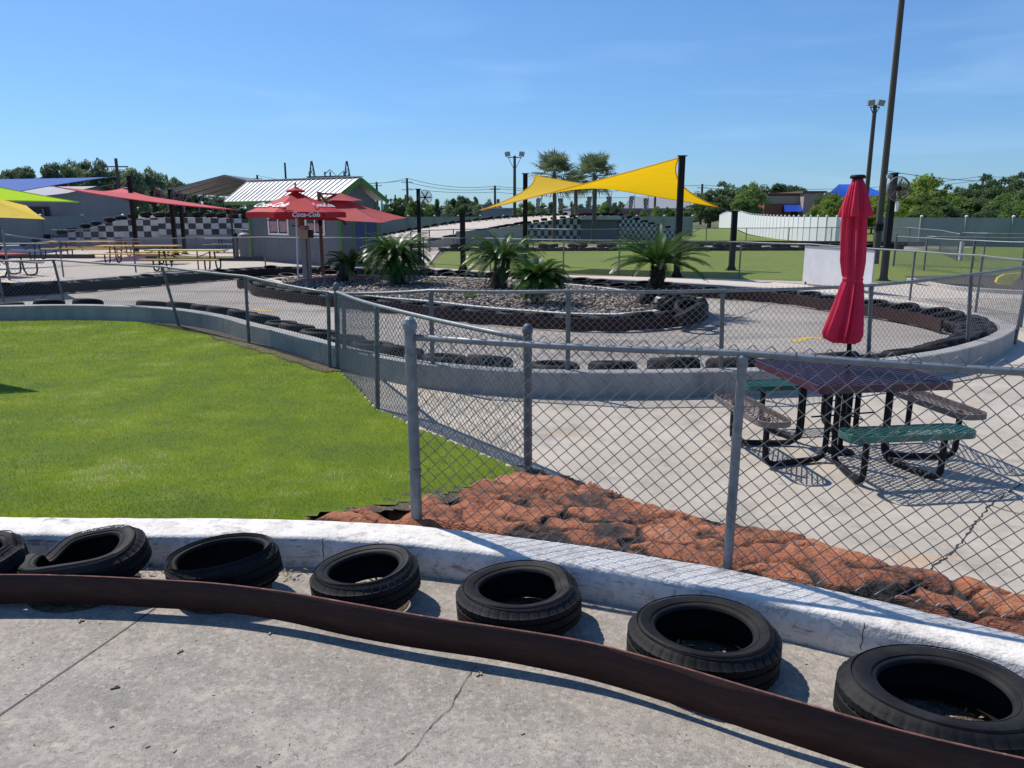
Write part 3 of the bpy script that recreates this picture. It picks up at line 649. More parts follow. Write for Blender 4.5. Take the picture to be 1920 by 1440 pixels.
# joints and cracks
def ribbon(name, pts, w, z, m, jag=0., kind='structure'):
    P = resample(smooth_path(pts, .03), .035); P = [p + V(random.uniform(-jag, jag), random.uniform(-jag, jag), 0) for p in P]; N = normals2(P); vs = []
    for p, n in zip(P, N):
        ww = w * (random.uniform(.3, 1.2) if jag else 1); vs += [V(p.x, p.y, z) - n * ww / 2, V(p.x, p.y, z) + n * ww / 2]
    me = bpy.data.meshes.new(name); me.from_pydata(vs, [], [(2 * i + 1, 2 * i, 2 * i + 2, 2 * i + 3) for i in range(len(P) - 1)]); me.materials.append(m)
    o = bpy.data.objects.new(name, me); col.objects.link(o); return tag(o, kind=kind)
ribbon('slab_joint', [G(-160, 1450), G(0, 1345), G(275, 1155), G(330, 1110)], .006, .012, M['crack'])
ribbon('slab_crack', [G(740, 1440), G(775, 1410), G(800, 1375), G(845, 1330), G(868, 1285), G(895, 1250)], .0045, .012, M['crack'], .006)
ribbon('patio_crack', [G(2050, 840), G(1905, 915), G(1850, 955), G(1790, 1030), G(1740, 1070), G(1690, 1110)], .012, .004, M['crack'], .01)
ribbon('patio_joint', [G(2100, 985), G(1920, 965), G(1850, 945)], .008, .004, M['crack'])
for (a, b, c_) in (((470, 580), (500, 584), (520, 584)), ((1490, 642), (1515, 634), (1542, 636))):
    ribbon('painted_arrow', [G(*a), G(*b), G(*c_)], .16, .011, M['yellow_line'])
for P in ([(0, 548), (150, 540)], [(60, 571), (107, 543), (125, 532)], [(690, 690), (1000, 520)], [(1200, 700), (1330, 620), (1500, 548)]):
    ribbon('track_joint', [G(*p) for p in P], .02, .0105, M['crack'])
# ==================================================================== OVAL: WALL, TYRES, BELTS
mb = MB(); sweep(mb, WS, [(0, -.03), (0, .29), (.015, .3), (.185, .3), (.2, .29), (.2, -.03)], jit=.004)
o = mb.build('track_wall', M['conc_wall'], smooth=False); tag(o, 'grey concrete wall curving round the whole oval kart track', 'wall')
lowm = tire_mesh('t', .3, .2, .185, 28, False).build('tmp', M['rubber'], smooth=True); TIRE = lowm.data; bpy.data.objects.remove(lowm)
TIRE.name = 'tire'
def tires_along(P, step, label, group, z=.1, tilt=0., jit=.06, s=1., tdir=1., skip=0., limit=999, hs=1.):
    pts = resample(P, step); N = normals2(pts); c = 0
    for p, n in zip(pts, N):
        if random.random() < skip or c >= limit: continue
        q = p + V(random.uniform(-jit, jit), random.uniform(-jit, jit), 0)
        th = tilt + random.uniform(-.1, .1); ax = V(-n.y, n.x, 0) * tdir
        rot = (Matrix.Rotation(th, 3, ax) @ Matrix.Rotation(random.uniform(0, 6), 3, 'Z')).to_euler()
        k = s * random.uniform(.94, 1.1)
        put_mesh('tire', TIRE, V(q.x, q.y, p.z + z + .28 * abs(math.sin(th)) * s), rot, label, 'tyre', group, (k, k, s * hs)); c += 1
near_in = [p for i, p in enumerate(offset(WS, .53)) if WS[i].y < 15.5 and p.x > -12 and (p.x < 4.2)]
near_in = [p for p in near_in if p.y < 16.5]
tires_along(near_in, .74, 'small black tyre lying behind the near concrete wall of the oval', 'tyres behind the near track wall', .165, .14, skip=.12, hs=1.3)
right_in = [p for i, p in enumerate(offset(WS, .5)) if 4.2 <= p.x and p.y < 16.0]
tires_along(right_in, .4, 'black tyre leaning in the dense pile round the right bend of the track', 'tyres piled round the right bend', .11, .22, .07)
far_all = [p for i, p in enumerate(offset(WS, .5)) if i > len(WS) * .35 and p.y > 16.0 ]
tires_along(far_all, .64, 'black tyre behind the belt along the far side of the oval', 'tyres along the far side of the oval', .15, .12, s=.98)
far_belt = [p for i, p in enumerate(offset(WS, .92)) if i > len(WS) * .35 and (p.y > 13.4)]
i0 = next(i for i, p in enumerate(far_belt) if p.y > 19.8)
b1 = MB(); sweep(b1, far_belt[:i0 + 1], [(-.012, .04), (-.012, .27), (.012, .27), (.012, .04)]); tag(b1.build('rubber_belt', M['rust_belt_l'] if 'rust_belt_l' in M else M['rust_belt']), 'brown barrier belt round the right bend of the oval track', 'barrier belt')
b2 = MB(); sweep(b2, far_belt[i0:], [(-.012, .03), (-.012, .28), (.012, .28), (.012, .03)]); tag(b2.build('rubber_belt', M['dark_belt']), 'black barrier belt along the far side of the oval track', 'barrier belt')
# ---- island
isl_px = [(466, 545), (480, 556), (560, 570), (640, 580), (760, 592), (850, 604), (1000, 618), (1100, 623), (1180, 623), (1260, 617), (1308, 609), (1327, 596)]
IP = [G(*p) for p in isl_px] + [V(4.15, 16.9, 0), V(3.9, 18.4, 0), V(3.0, 20.3, 0), V(1.2, 22.2, 0), V(-1.2, 23.7, 0), V(-3.6, 24.6, 0), V(-5.6, 24.8, 0), V(-7.2, 23.9, 0), V(-7.9, 22.3, 0)]
IS = resample(smooth_path(IP, .1, True), .2, True)
mb = MB(); sweep(mb, IS, [(-.012, .03), (-.012, .25), (.012, .25), (.012, .03)], True); tag(mb.build('rubber_belt', M['rust_belt']), 'dark brown barrier belt wrapped round the gravel island', 'barrier belt')
tires_along(offset(IS, .36, True), .66, 'black tyre behind the belt round the gravel island', 'tyres round the gravel island', .14, .1)
for q in range(5):
    a = G(1300 - q * 8, 590 - q * 3, .3); put_mesh('tire', TIRE, V(a.x + random.uniform(-.1, .25), a.y + q * .2, .32), (random.uniform(-.5, .5), random.uniform(-.6, .2), 0), 'black tyre heaped at the right tip of the gravel island', 'tyre', 'tyres heaped at the island tip')
CI = offset(IS, .72, True)
mb = MB(); sweep(mb, CI, [(0, 0), (0, .24), (.16, .24), (.16, 0)], True, jit=.004); tag(mb.build('island_kerb', M['curb']), 'pale concrete kerb ring holding the island gravel', 'kerb')
GI = offset(CI, .15, True)
poly_sheet('gravel_bed', GI[::2], .19, M['dirt'])
xs = np.random.uniform(-8, 4.2, 26000); ys = np.random.uniform(13, 25, 26000); k = in_poly(xs, ys, GI); xs, ys = xs[k][:9000], ys[k][:9000]
ico = [V(0, 0, 1), V(.9, 0, .2), V(.3, .85, .1), V(-.75, .5, .15), V(-.7, -.55, .1), V(.3, -.85, .2), V(0, 0, -.5)]
icf = np.array([(0, 1, 2), (0, 2, 3), (0, 3, 4), (0, 4, 5), (0, 5, 1), (6, 2, 1), (6, 3, 2), (6, 4, 3), (6, 5, 4), (6, 1, 5)])
VS = []; base = np.array(ico)
for x, y in zip(xs, ys):
    s = random.uniform(.025, .065); E_ = np.array(Euler((random.uniform(-.5, .5), random.uniform(-.5, .5), random.uniform(0, 6.28))).to_matrix())
    VS.append((base * np.array([s * random.uniform(.8, 1.5), s, s * random.uniform(.5, .9)])) @ E_.T + np.array([x, y, .2 + random.uniform(0, .03)]))
VS = np.array(VS); n = len(VS)
M['pebble'] = tonemat('river pebbles', [(0, (.07, .052, .042)), (.3, (.2, .165, .13)), (.6, (.28, .235, .195)), (.85, (.36, .29, .23)), (1, (.55, .5, .44))], .85, 0)
o = np_mesh('gravel', VS.reshape(-1, 3), (icf[None] + (np.arange(n) * 7)[:, None, None]).reshape(-1, 3), M['pebble'], attr=np.repeat(np.random.uniform(0, 1, n), 7)); tag(o, 'mixed grey and tan pebbles covering the island bed', 'gravel', kind='stuff')
# ==================================================================== FENCES
near = [(V(-.61, 4.62, .15), at(769, 632, 4.62)), (V(1.2, 3.96, .15), at(1393, 662, 3.96)), (V(3.08, 3.12, .15), V(3.08, 3.12, 1.41)), (V(4.6, 1.8, .1), V(4.6, 1.8, 1.4))]
fence('tall chain-link fence on the red rocks, nearest the camera', near, W=.094, r=.0028, pr=.0265, rr=.0195, term=(0,), zhi=.045, zlo=.02, pm='galv', ties=True)
gate = posts_px([(634, 692, 631, 547), (708, 766, 706, 573), (990, 886, 989, 636)])
fence('chain-link fence run slanting between the lawn and the patio', gate, W=.07, r=.003, pr=.026, rr=.022, term=(0, 2), zhi=.0, pm='galv_dark')
left = posts_px([(-120, 588, -150, 492), (10, 580, -8, 489), (123, 577, 100, 487), (337, 613, 304, 500), (467, 646, 460, 518)]) + [(gate[0][0] + V(-.12, .02, 0), gate[0][1] + V(-.12, .02, -.02))]
fence('chain-link fence curving along the back of the green lawn', left, W=.09, r=.0022, pr=.026, rr=.02, zhi=.02)
fr = [(gate[0][0] + V(.1, -.03, 0), gate[0][1] + V(.1, -.03, -.02))] + posts_px([(812, 727, 808, 545), (1064, 740, 1066, 546), (1351, 737, 1355, 545), (1627, 702, 1634, 535), (1813, 674, 1821, 515)]) + [(V(8.28, 12.5, 0), V(8.35, 12.5, 1.27))]
fence('chain-link fence in front of the near track wall', fr, W=.09, r=.0024, pr=.027, rr=.021, zhi=.03)
bend = [fr[-1], (V(9.6, 14.4, 0), V(9.6, 14.4, 1.25)), (V(10.05, 16.6, 0), V(10.05, 16.6, 1.22)), (V(9.84, 19.0, 0), V(9.84, 19.0, 1.2)), (V(8.9, 23.4, 0), V(8.9, 23.4, 1.2)), (V(7.4, 25.2, 0), V(7.4, 25.2, 1.2)), (V(5.56, 26.3, 0), V(5.56, 26.3, 1.2)), (V(3.7, 26.8, 0), V(3.7, 26.8, 1.2)), (V(1.81, 27.3, 0), V(1.81, 27.3, 1.2)), (V(-.8, 28.8, 0), V(-.8, 28.8, 1.2)), (V(-3.4, 29.9, 0), V(-3.4, 29.9, 1.2))]
fence('chain-link fence wrapping the right bend and far right side of the oval', bend, W=.09, r=.0026, pr=.026, rr=.021, zhi=.02, term=(1,))
fl = [bend[-1], (V(-6.6, 29.6, 0), V(-6.6, 29.6, 1.2)), (V(-9.6, 30.2, 0), V(-9.6, 30.2, 1.2)), (V(-12.1, 29.9, 0), V(-12.1, 29.9, 1.2)), (V(-13.7, 28.2, 0), V(-13.7, 28.2, 1.2)), (V(-15.2, 26.2, 0), V(-15.2, 26.2, 1.2)), (V(-16.2, 24.9, 0), V(-16.2, 24.9, 1.45))]
fence('chain-link fence between the far track edge and the grey shed plaza', fl, W=.09, r=.0026, pr=.026, rr=.021, zhi=.02, term=(6,))
# small gate at the left
gx = T('fence_gate', 'small dark framed chain-link gate beside the plaza fence', 'gate', (-16.4, 24.6, 0)); a, b = V(-16.5, 24.5, .1), V(-17.6, 23.9, .1)
mb = MB(); up = V(0, 0, 1.0)
for p, q in ((a, a + up), (b, b + up), (a, b), (a + up, b + up)): mb.tube([p, q], .025, 8)
mb.build('gate_frame', M['galv_dark'], gx); link_mesh([(a, a + up, b, b + up)], .08, .0026, 0, 0, M['wire'], gx)
fence('left end chain-link fence beyond the small gate', [(V(-17.7, 23.85, 0), V(-17.7, 23.85, 1.2)), (V(-19.6, 22.7, 0), V(-19.6, 22.7, 1.2)), (V(-21.8, 21.4, 0), V(-21.8, 21.4, 1.2))], W=.09, r=.0026, zhi=.02)
D = dict(W=.12, r=.003, pr=.03, rr=.024, zhi=0.)
fence('galvanised fence at right edge, nearest of the far lawn fences', posts_top([(1681, 443), (1739, 446.5), (1828, 451), (1925, 454.5), (2060, 460)]), 'fences on the far lawn', term=(0,), **D)
fence('dark topped fence just behind the nearest lawn fence', posts_top([(1739, 443.5), (1830, 445), (1925, 446.5), (2040, 448)]), 'fences on the far lawn', **D)
fence('long thin fence in front of the white vinyl boards', posts_top([(1085, 430), (1165, 429), (1250, 428.5), (1325, 428), (1400, 427.5), (1480, 427), (1560, 426.5), (1640, 426.5), (1707, 427), (1766, 432), (1800, 438.6)]), 'fences on the far lawn', **D)
fence('short fence run in front of the grey green screen', posts_top([(1806, 436), (1850, 437.5), (1925, 438.5), (2000, 439)]), 'fences on the far lawn', **D)
fence('low fence behind the sago palms near the ramp', posts_top([(770, 434), (805, 431.5), (850, 430), (920, 428.5), (1000, 428.5), (1085, 430)]), 'fences on the far lawn', **D)
fence('fence running past the checkered ramp at left', posts_top([(95, 431), (150, 430), (215, 428), (285, 425), (355, 423), (440, 429), (468, 431)]), None, **D)
# white sign board on the far fence
sb = T('sign_board', 'blank white panel tied to the fence behind the closed umbrella', 'sign', (8.85, 23.2, 0))
mb = MB(); mb.add([V(8.80, 23.35, .1), V(9.55, 20.45, .12), V(9.55, 20.45, 1.13), V(8.80, 23.35, 1.13), V(8.78, 23.35, .1), V(9.525, 20.45, .12), V(9.525, 20.45, 1.13), V(8.78, 23.35, 1.13)], [(0, 1, 2, 3), (7, 6, 5, 4), (0, 4, 5, 1), (3, 2, 6, 7), (1, 5, 6, 2), (0, 3, 7, 4)]); mb.build('panel', M['sign_white'], sb)
mb = MB(); mb.bar((8.77, 23.35, 1.145), (9.52, 20.45, 1.145), .03, .03); mb.build('frame', M['galv'], sb)
yb = MB(); P0 = [at(1868, 520, 13.9), at(1880, 514, 14.1), at(1911, 511, 14.6), at(1906, 520, 14.6), at(1897, 528, 14.3), at(1893, 535, 14.2), at(1872, 533, 13.9), at(1864, 529, 13.8)]
yb.add([p for p in P0] + [p + V(.03, -.02, 0) for p in P0], [tuple(range(8)), tuple(range(15, 7, -1))] + [(i, (i + 1) % 8, 8 + (i + 1) % 8, 8 + i) for i in range(8)]); tag(yb.build('yellow_flag', M['yellow_flag']), 'crumpled yellow plastic flag caught on the fence at the right bend', 'flag')
mb = MB(); P1 = [G(1695, 518), G(1925, 515), G(2050, 513), G(2050, 552), G(1925, 549), G(1800, 543), G(1720, 534)]; poly_sheet('dark_gravel', P1, .012, M['dirt'])
mb = MB(); sweep(mb, resample(smooth_path([G(1700, 527), G(1740, 536), G(1800, 545), G(1925, 553), G(2100, 560)], .2), .2), [(0, -.02), (0, .1), (.2, .1), (.2, -.02)]); tag(mb.build('lawn_kerb', M['curb']), 'pale concrete kerb in front of the dark gravel strip', 'kerb')
# ==================================================================== PICNIC TABLE
PC = V(2.95, 6.62, 0); RZ = math.radians(8)
def lattice(mb, hx, hy, z, pitch, w, th, corner=0.):
    """expanded metal: flat strands crossing, clipped to a rounded rectangle"""
    for sgn in (1, -1):
        sl = .55 * sgn        # slope of the strands
        k = -int((hy + hx * .55) / pitch) - 1
        while k * pitch < hy + hx * .55 + pitch:
            c = k * pitch; pts = []
            for xx in np.linspace(-hx, hx, 25):
                yy = c + sl * xx; lim = hy
                if corner: 
                    e = max(0, abs(xx) - (hx - corner)); lim = hy - corner + math.sqrt(max(0, corner ** 2 - e ** 2))
                if abs(yy) <= lim: pts.append(V(xx, yy, z + sgn * .0012))
            if len(pts) > 1:
                a, b = pts[0], pts[-1]; mb.bar(a, b, w, th)
            k += 1
def rrect(hx, hy, r, n=5):
    out = []
    for cx, cy, a0 in ((hx - r, hy - r, 0), (-hx + r, hy - r, PI / 2), (-hx + r, -hy + r, PI), (hx - r, -hy + r, 3 * PI / 2)):
        for k in range(n + 1): a = a0 + PI / 2 * k / n; out.append(V(cx + r * math.cos(a), cy + r * math.sin(a), 0))
    return out
def rim(mb, hx, hy, r, z, h, t):
    P = rrect(hx, hy, r, 6); sweep(mb, P, [(0, z - h), (0, z + .004), (t, z + .006), (t, z - h)], True)
pt = T('picnic_table', 'square plum coloured mesh picnic table with four attached benches', 'picnic table', PC, rz=RZ)
mb = MB(); lattice(mb, .585, .585, .752, .05, .0115, .006, .05); mb.build('tabletop', M['purple_coat'], pt, world=False)
mb = MB(); rim(mb, .595, .595, .05, .752, .06, .012); mb.build('table_rim', M['plum_rim'], pt, world=False)
for ang, cm, rmn, lb in ((-PI / 2, 'green_coat', 'green_coat', 'dark green front bench seat'), (0, 'brown_coat', 'tan_rim', 'faded brown right bench seat'), (PI / 2, 'green_coat', 'green_coat', 'dark green back bench seat'), (PI, 'brown_coat', 'tan_rim', 'faded brown left bench seat')):
    R = Matrix.Rotation(ang, 4, 'Z'); C0 = R @ V(.88, 0, 0)
    s = MB(); lattice(s, .53, .14, .452, .046, .009, .005, .11)
    o = s.build('bench_seat', M[cm], pt, world=False); o['label'] = lb
    o.location = C0; o.rotation_euler.z = ang + PI / 2
    s = MB(); rim(s, .535, .145, .11, .452, .045, .01); r_ = s.build('seat_rim', M[rmn], o, world=False)
    for sy in (-.33, .33):
        s = MB(); pts = []
        for x_, z_ in ((.88, .44), (.88, .2), (.875, .1), (.85, .055), (.8, .032), (.7, .03), (.45, .03), (.36, .034), (.31, .06), (.285, .11), (.28, .2), (.28, .45), (.28, .735)):
            pts.append(R @ V(x_, sy * (1. if x_ > .7 else .7 + .3 * (x_ - .28) / .6), z_))
        s.tube(pts, .026, 10); s.build('leg', M['black_metal'], pt, world=False, smooth=True)
s = MB(); s.tube([V(0, 0, .02), V(0, 0, .74)], .022, 10); s.lathe([(.001, .0), (.12, .0), (.12, .012), (.03, .02), (.03, .06)], (0, 0, .004), 16); s.build('umbrella_socket', M['black_metal'], pt, world=False)
s = MB(); s.bar((-.3, 0, .34), (.3, 0, .36), .012, .012); s.bar((0, -.3, .38), (0, .3, .35), .012, .012); s.build('brace', M['black_metal'], pt, world=False)
# closed umbrella
um = T('closed_umbrella', 'closed crimson umbrella standing in the plum picnic table', 'umbrella', V(2.95, 6.62, .76))
ax = V(-.045, 0, 1)
s = MB(); s.tube([V(2.955, 6.62, .765), V(2.955, 6.62, .765) + ax * 1.62], .02, 12); s.build('pole', M['black_metal'], um)
def folds(rows, nf, amp, seed, thick=.0):
    n = 144; vs = []; rnd = random.Random(seed); ph = [rnd.uniform(-.25, .25) for _ in range(nf)]
    for (z, r, a_, sx, sy) in rows:
        for k in range(n):
            t = 2 * PI * k / n; f = nf * t / (2 * PI); i = int(f) % nf; fr_ = f - int(f)
            fold_ = .75 * (1 - abs(2 * min(1, max(0, fr_ + ph[i] * math.sin(PI * fr_))) - 1)) ** .8 * (.85 + .4 * math.sin(3 * t + z * 1.5 + seed)) + .38 * (1 - abs(2 * ((f * 2.37 + .3 * math.sin(z * 4 + i)) % 1) - 1))
            rad = .8 * r * (1 - a_ + a_ * 1.5 * fold_) * (1 + .12 * math.sin(2 * t + seed) + .05 * math.sin(5 * t + z * 3))
            vs.append(V(rad * math.cos(t) + sx + (z - .76) * -.045, rad * math.sin(t) + sy, z))
    m = len(rows); fs = [(j * n + k, j * n + (k + 1) % n, (j + 1) * n + (k + 1) % n, (j + 1) * n + k) for j in range(m - 1) for k in range(n)]
    return vs, fs
s = MB(); O = V(2.955, 6.62, 0)
rows = [(1.0, .1, .5, -.055, 0), (1.03, .15, .5, -.06, 0), (1.08, .165, .5, -.058, 0), (1.18, .145, .5, -.04, 0), (1.34, .115, .45, -.018, 0), (1.5, .092, .35, 0, 0), (1.545, .08, .2, 0, 0), (1.56, .082, .15, 0, 0), (1.58, .088, .25, 0, 0), (1.7, .102, .4, 0, 0), (1.85, .106, .4, 0, 0), (2.0, .106, .4, 0, 0), (2.15, .1, .4, 0, 0), (2.25, .08, .35, 0, 0)]
vs, fs = folds(rows, 8, .4, 3); s.add([p + O for p in vs], fs)
rows = [(2.075, .165, .46, .0, 0), (2.085, .168, .46, .0, 0), (2.2, .125, .4, 0, 0), (2.32, .08, .35, 0, 0), (2.375, .055, .2, 0, 0), (2.385, .025, .1, 0, 0)]
vs, fs = folds(rows, 8, .4, 5); s.add([p + O for p in vs], fs)
s.build('canopy', M['red_fabric'], um, smooth=True)
s = MB(); rows = [(1.53, .082, .12, 0, 0), (1.55, .093, .08, 0, 0), (1.57, .082, .12, 0, 0)]; vs, fs = folds(rows, 8, .1, 3); s.add([p + O for p in vs], fs); s.build('tie_strap', M['red_fabric'], um)
s = MB(); s.lathe([(.001, .03), (.05, .028), (.062, .015), (.062, 0), (.03, -.01)], O + V(-.073, 0, 2.385), 16); s.build('finial', M['black_metal'], um)
# ==================================================================== SAGO PALMS
def frond(mb, base, az, el, L, droop, lw=.0135, ll=.145, n=44, seed=0):
    rnd = random.Random(seed); d = V(math.cos(az) * math.cos(el), math.sin(az) * math.cos(el), math.sin(el)); p = base.copy(); pts = []; dirs = []
    st = L / n; side = V(-math.sin(az), math.cos(az), 0)
    for i in range(n + 1):
        pts.append(p.copy()); dirs.append(d.copy()); p = p + d * st; d = (d + V(0, 0, -droop * st * (0.4 + 1.4 * i / n))).normalized()
    mb.tube([pts[i] for i in (0, n // 3, 2 * n // 3, n)], [.01, .008, .006, .002], 4, caps=False)
    for i in range(3, n + 1):
        t = i / n; l = ll * math.sin(PI * min(1, .12 + t * .85)) ** .6 * rnd.uniform(.9, 1.08)
        for sg in (1, -1):
            up = dirs[i].cross(side) * -1 if False else V(0, 0, 1)
            v = (side * sg * .85 + dirs[i] * .55 + up * (.32 + rnd.uniform(-.08, .08))).normalized()
            a = pts[i]; b = a + v * l; wv = dirs[i] * lw
            mb.add([a - wv * .6, a + wv * .6, a + v * l * .6 + wv * .5, b, a + v * l * .6 - wv * .5], [(0, 1, 2, 3, 4)])
def sago(loc, trunk, R, L, nf, label, seed, elmin=-.25, elmax=1.35, dry=0, droop=.55, azs=None):
    rnd = random.Random(seed); o = T('sago_palm', label, 'sago palm', loc, 'sago palms on the gravel island')
    s = MB(); pts = [Vector(p) for p in trunk]; s.tube(pts, [R * (1.15 if i == 0 else 1) for i in range(len(pts))], 14)
    for k in range(int(240 * len(pts) / 3)):
        i = rnd.randrange(len(pts) - 1); t = rnd.random(); c = pts[i].lerp(pts[i + 1], t); a = rnd.uniform(0, 2 * PI); dr = V(math.cos(a), math.sin(a), 0); q = c + dr * R * .92; sd = V(-dr.y, dr.x, 0) * .028
        s.add([q - sd - V(0, 0, .03), q + sd - V(0, 0, .03), q + dr * rnd.uniform(.04, .08) + V(0, 0, rnd.uniform(.02, .07))], [(0, 1, 2), (2, 1, 0)])
    s.build('trunk', M['sago_bark'], o)
    top = pts[-1] + V(0, 0, -.02); s = MB()
    for k in range(nf):
        az = k * 2.399 + rnd.uniform(-.15, .15); t = (k + .5) / nf; el = elmin + (min(elmax, 1.0) - elmin) * t ** .9 + rnd.uniform(-.08, .08)
        frond(s, top + V(math.cos(az), math.sin(az), 0) * R * .5, az, el, L * rnd.uniform(.88, 1.08) * (.88 + .12 * math.cos(el)), droop * 2.4 / L * rnd.uniform(.8, 1.2), seed=seed * 100 + k)
    s.build('fronds', M['sago_leaf'], o)
    if dry:
        s = MB()
        for k in range(dry):
            az = rnd.uniform(PI * .8, PI * 2); frond(s, top + V(0, 0, -.1), az, rnd.uniform(-.9, -.4), L * rnd.uniform(.6, .9), 1.2 / L, ll=.07, seed=k + 900)
        s.build('dead_fronds', M['sago_dry'], o)
def gp(x, y): return G(x, y, .2)
b = gp(1200, 572); c = at(1228, 500, b.y); m_ = at(1222, 540, b.y)
sago(b, [b - V(0.04, 0, .1), V(b.x + .08, b.y, .3), V(b.x + .24, b.y, .5), V(b.x + .34, b.y, .72), V(b.x + .36, b.y, .95), V(b.x + .35, b.y, 1.12)], .15, 1.08, 54, 'sago palm with a bent leaning trunk at the right end of the island', 4, -.02, 1.3, 0, .35)
b = gp(1008, 572); sago(b, [b - V(0, 0, .1), V(b.x, b.y, .5), V(b.x + .02, b.y, .82)], .13, .68, 54, 'small bushy sago palm with dead brown fronds in the middle of the island', 5, -.3, 1.2, 9)
b = gp(932, 543); sago(b, [b - V(0, 0, .1), V(b.x + .1, b.y, .6), V(b.x + .16, b.y, 1.02)], .2, 1.12, 70, 'large sago palm left of the small one with dead fronds', 6, -.2, 1.4, 3)
b = gp(748, 535); sago(b, [b - V(0, 0, .1), V(b.x - .03, b.y, .6), V(b.x - .05, b.y, 1.05)], .19, 1.02, 120, 'densest round sago palm beside the shed corner', 7, -.5, 1.5, 3)
b = gp(648, 529); sago(b, [b - V(.1, 0, .1), V(b.x, b.y, .4), V(b.x + .12, b.y, .78)], .2, .7, 20, 'sparse young sago palm with a thick trunk in front of the shed', 8, -.1, 1.2, 2)
def weed(px, py, lab):
    s = MB(); b = gp(px, py)
    for k in range(26): frond(s, b + V(random.uniform(-.15, .15), random.uniform(-.1, .1), 0), random.uniform(0, 6.28), random.uniform(.5, 1.4), random.uniform(.12, .25), 2., .01, .04, 8, k)
    tag(s.build('weed_clump', M['leaf_light']), lab, 'weed')
weed(882, 560, 'dry weed clump on the gravel left of the large sago'); weed(988, 563, 'bright green weed at the foot of the small sago'); 
# ==================================================================== SABAL PALMS
def fan_leaf(mb, base, az, el, stem, Rl, n=22):
    d = V(math.cos(az) * math.cos(el), math.sin(az) * math.cos(el), math.sin(el)); side = V(-math.sin(az), math.cos(az), 0); up = side.cross(d) * -1
    c = base + d * stem; mb.tube([base, c], .02, 4, caps=False)
    for k in range(n):
        a = -2.1 + 4.2 * k / (n - 1); v = (d * math.cos(a) + side * math.sin(a)); l = Rl * (.75 + .25 * math.cos(a)) * random.uniform(.85, 1.05)
        w_ = (side * math.cos(a) - d * math.sin(a)) * Rl * .04; m2 = c + v * l * .55 + V(0, 0, .02); e = c + v * l + V(0, 0, -.16 * l * random.uniform(.4, 1.8))
        mb.add([c, m2 - w_, e, m2 + w_], [(0, 1, 2, 3)])
def sabal(loc, h, R, nl, label, scale=1., group=None, seed=1):
    random.seed(seed); o = T('palm_tree', label, 'palm tree', loc, group); loc = Vector(loc)
    s = MB(); s.tube([loc, loc + V(.05, 0, h * .5), loc + V(0, 0, h)], [.2 * scale, .16 * scale, .17 * scale], 12); s.build('trunk', M['palm_bark'], o)
    s = MB(); s2 = MB(); tp = loc + V(0, 0, h)
    for k in range(nl):
        az = k * 2.399; t = k / nl; el = -.9 + 2.3 * t ** .8; fan_leaf(s if el > -.55 else s2, tp, az, el + random.uniform(-.1, .1), R * .5 * random.uniform(.85, 1.15), R * .62)
    s.build('fronds', M['palm_leaf'], o); s2.build('dead_fronds', M['sago_dry'], o)
def px_palm(x, ytop, ybase_trunk, Y, Rpx, label, nl=60, seed=1, group=None):
    t = at(x, ytop, Y); R = Rpx * Y * 1.02 / 1440; h = t.z - R * .75; sabal((t.x, Y, 0), h, R, nl, label, .9, group, seed)
px_palm(1040, 288, 0, 59, 50, 'full crowned palm on the left of the pair behind the yellow sail', 34, 3)
px_palm(1116, 292, 0, 57, 48, 'full crowned palm on the right of the pair behind the yellow sail', 34, 5)
px_palm(1080, 322, 0, 62, 28, 'shorter palm standing between the two full crowned palms', 34, 7)
px_palm(840, 385, 0, 95, 13, 'tiny bright palm far behind the left fan', 30, 8); px_palm(896, 384, 0, 90, 13, 'tiny bright palm left of the twin floodlight pole', 30, 9)
random.seed(21)
# ==================================================================== PARASOLS ON THE ISLAND
def canopy(mb, c, corners, sag=.12, vent=None, drop=0., n=10, thick=.006):
    """tent of triangular panels between apex c and rim corners, each panel slightly hollow"""
    K = len(corners)
    for i in range(K):
        a, b = corners[i], corners[(i + 1) % K]; top = []; mid = (a + b) / 2
        for j in range(n + 1):
            u = j / n; row = []
            for k in range(n + 1):
                v = k / n; e = a.lerp(b, v); e = e + (c - mid).normalized() * sag * 4 * v * (1 - v) * .35; p = c.lerp(e, u); p = p - V(0, 0, sag * .4 * math.sin(PI * u) * (.5 + .5 * 4 * v * (1 - v)))
                row.append(p)
            top.append(row)
        vs = [p for r in top for p in r]; fs = [(j * (n + 1) + k, (j + 1) * (n + 1) + k, (j + 1) * (n + 1) + k + 1, j * (n + 1) + k + 1) for j in range(n) for k in range(n)]
        mb.add(vs, fs)
        if drop:
            r = top[-1]; vs = [p for p in r] + [p - V(0, 0, drop) + (p - c).normalized() * .01 for p in r]
            mb.add(vs, [(k, k + 1, n + 2 + k, n + 1 + k) for k in range(n)])
cb = V(-6.12, 22.1, .15)
cu = T('parasol', 'bright red parasol with white script lettering on the gravel island', 'umbrella', cb)
ct = at(554, 356, 22.1); cx, cy = ct.x, 22.1
s = MB(); s.tube([cb, V(cx, cy, ct.z + .02)], .025, 10); s.build('pole', M['white_trim'], cu)
K8 = []
for k in range(6): a = R_(20 + 60 * k); K8.append(V(cx + 1.36 * math.cos(a), cy + 1.36 * math.sin(a), 2.13))
s = MB(); canopy(s, V(cx, cy, ct.z - .03), K8, .06, drop=.15, n=8); s.build('canopy', M['coke_fabric'], cu, smooth=False)
s = MB(); canopy(s, V(cx, cy, ct.z + .1), [V(cx + .26 * math.cos(R_(45 * k)), cy + .26 * math.sin(R_(45 * k)), ct.z - .02) for k in range(8)], .03, n=4, drop=.04); s.build('vent_cap', M['coke_fabric'], cu)
s = MB(); s.lathe([(.001, .12), (.03, .1), (.035, .07), (.02, .03), (.03, 0)], (cx, cy, ct.z + .09), 12); s.build('finial', M['gray_wood'], cu)
s = MB()
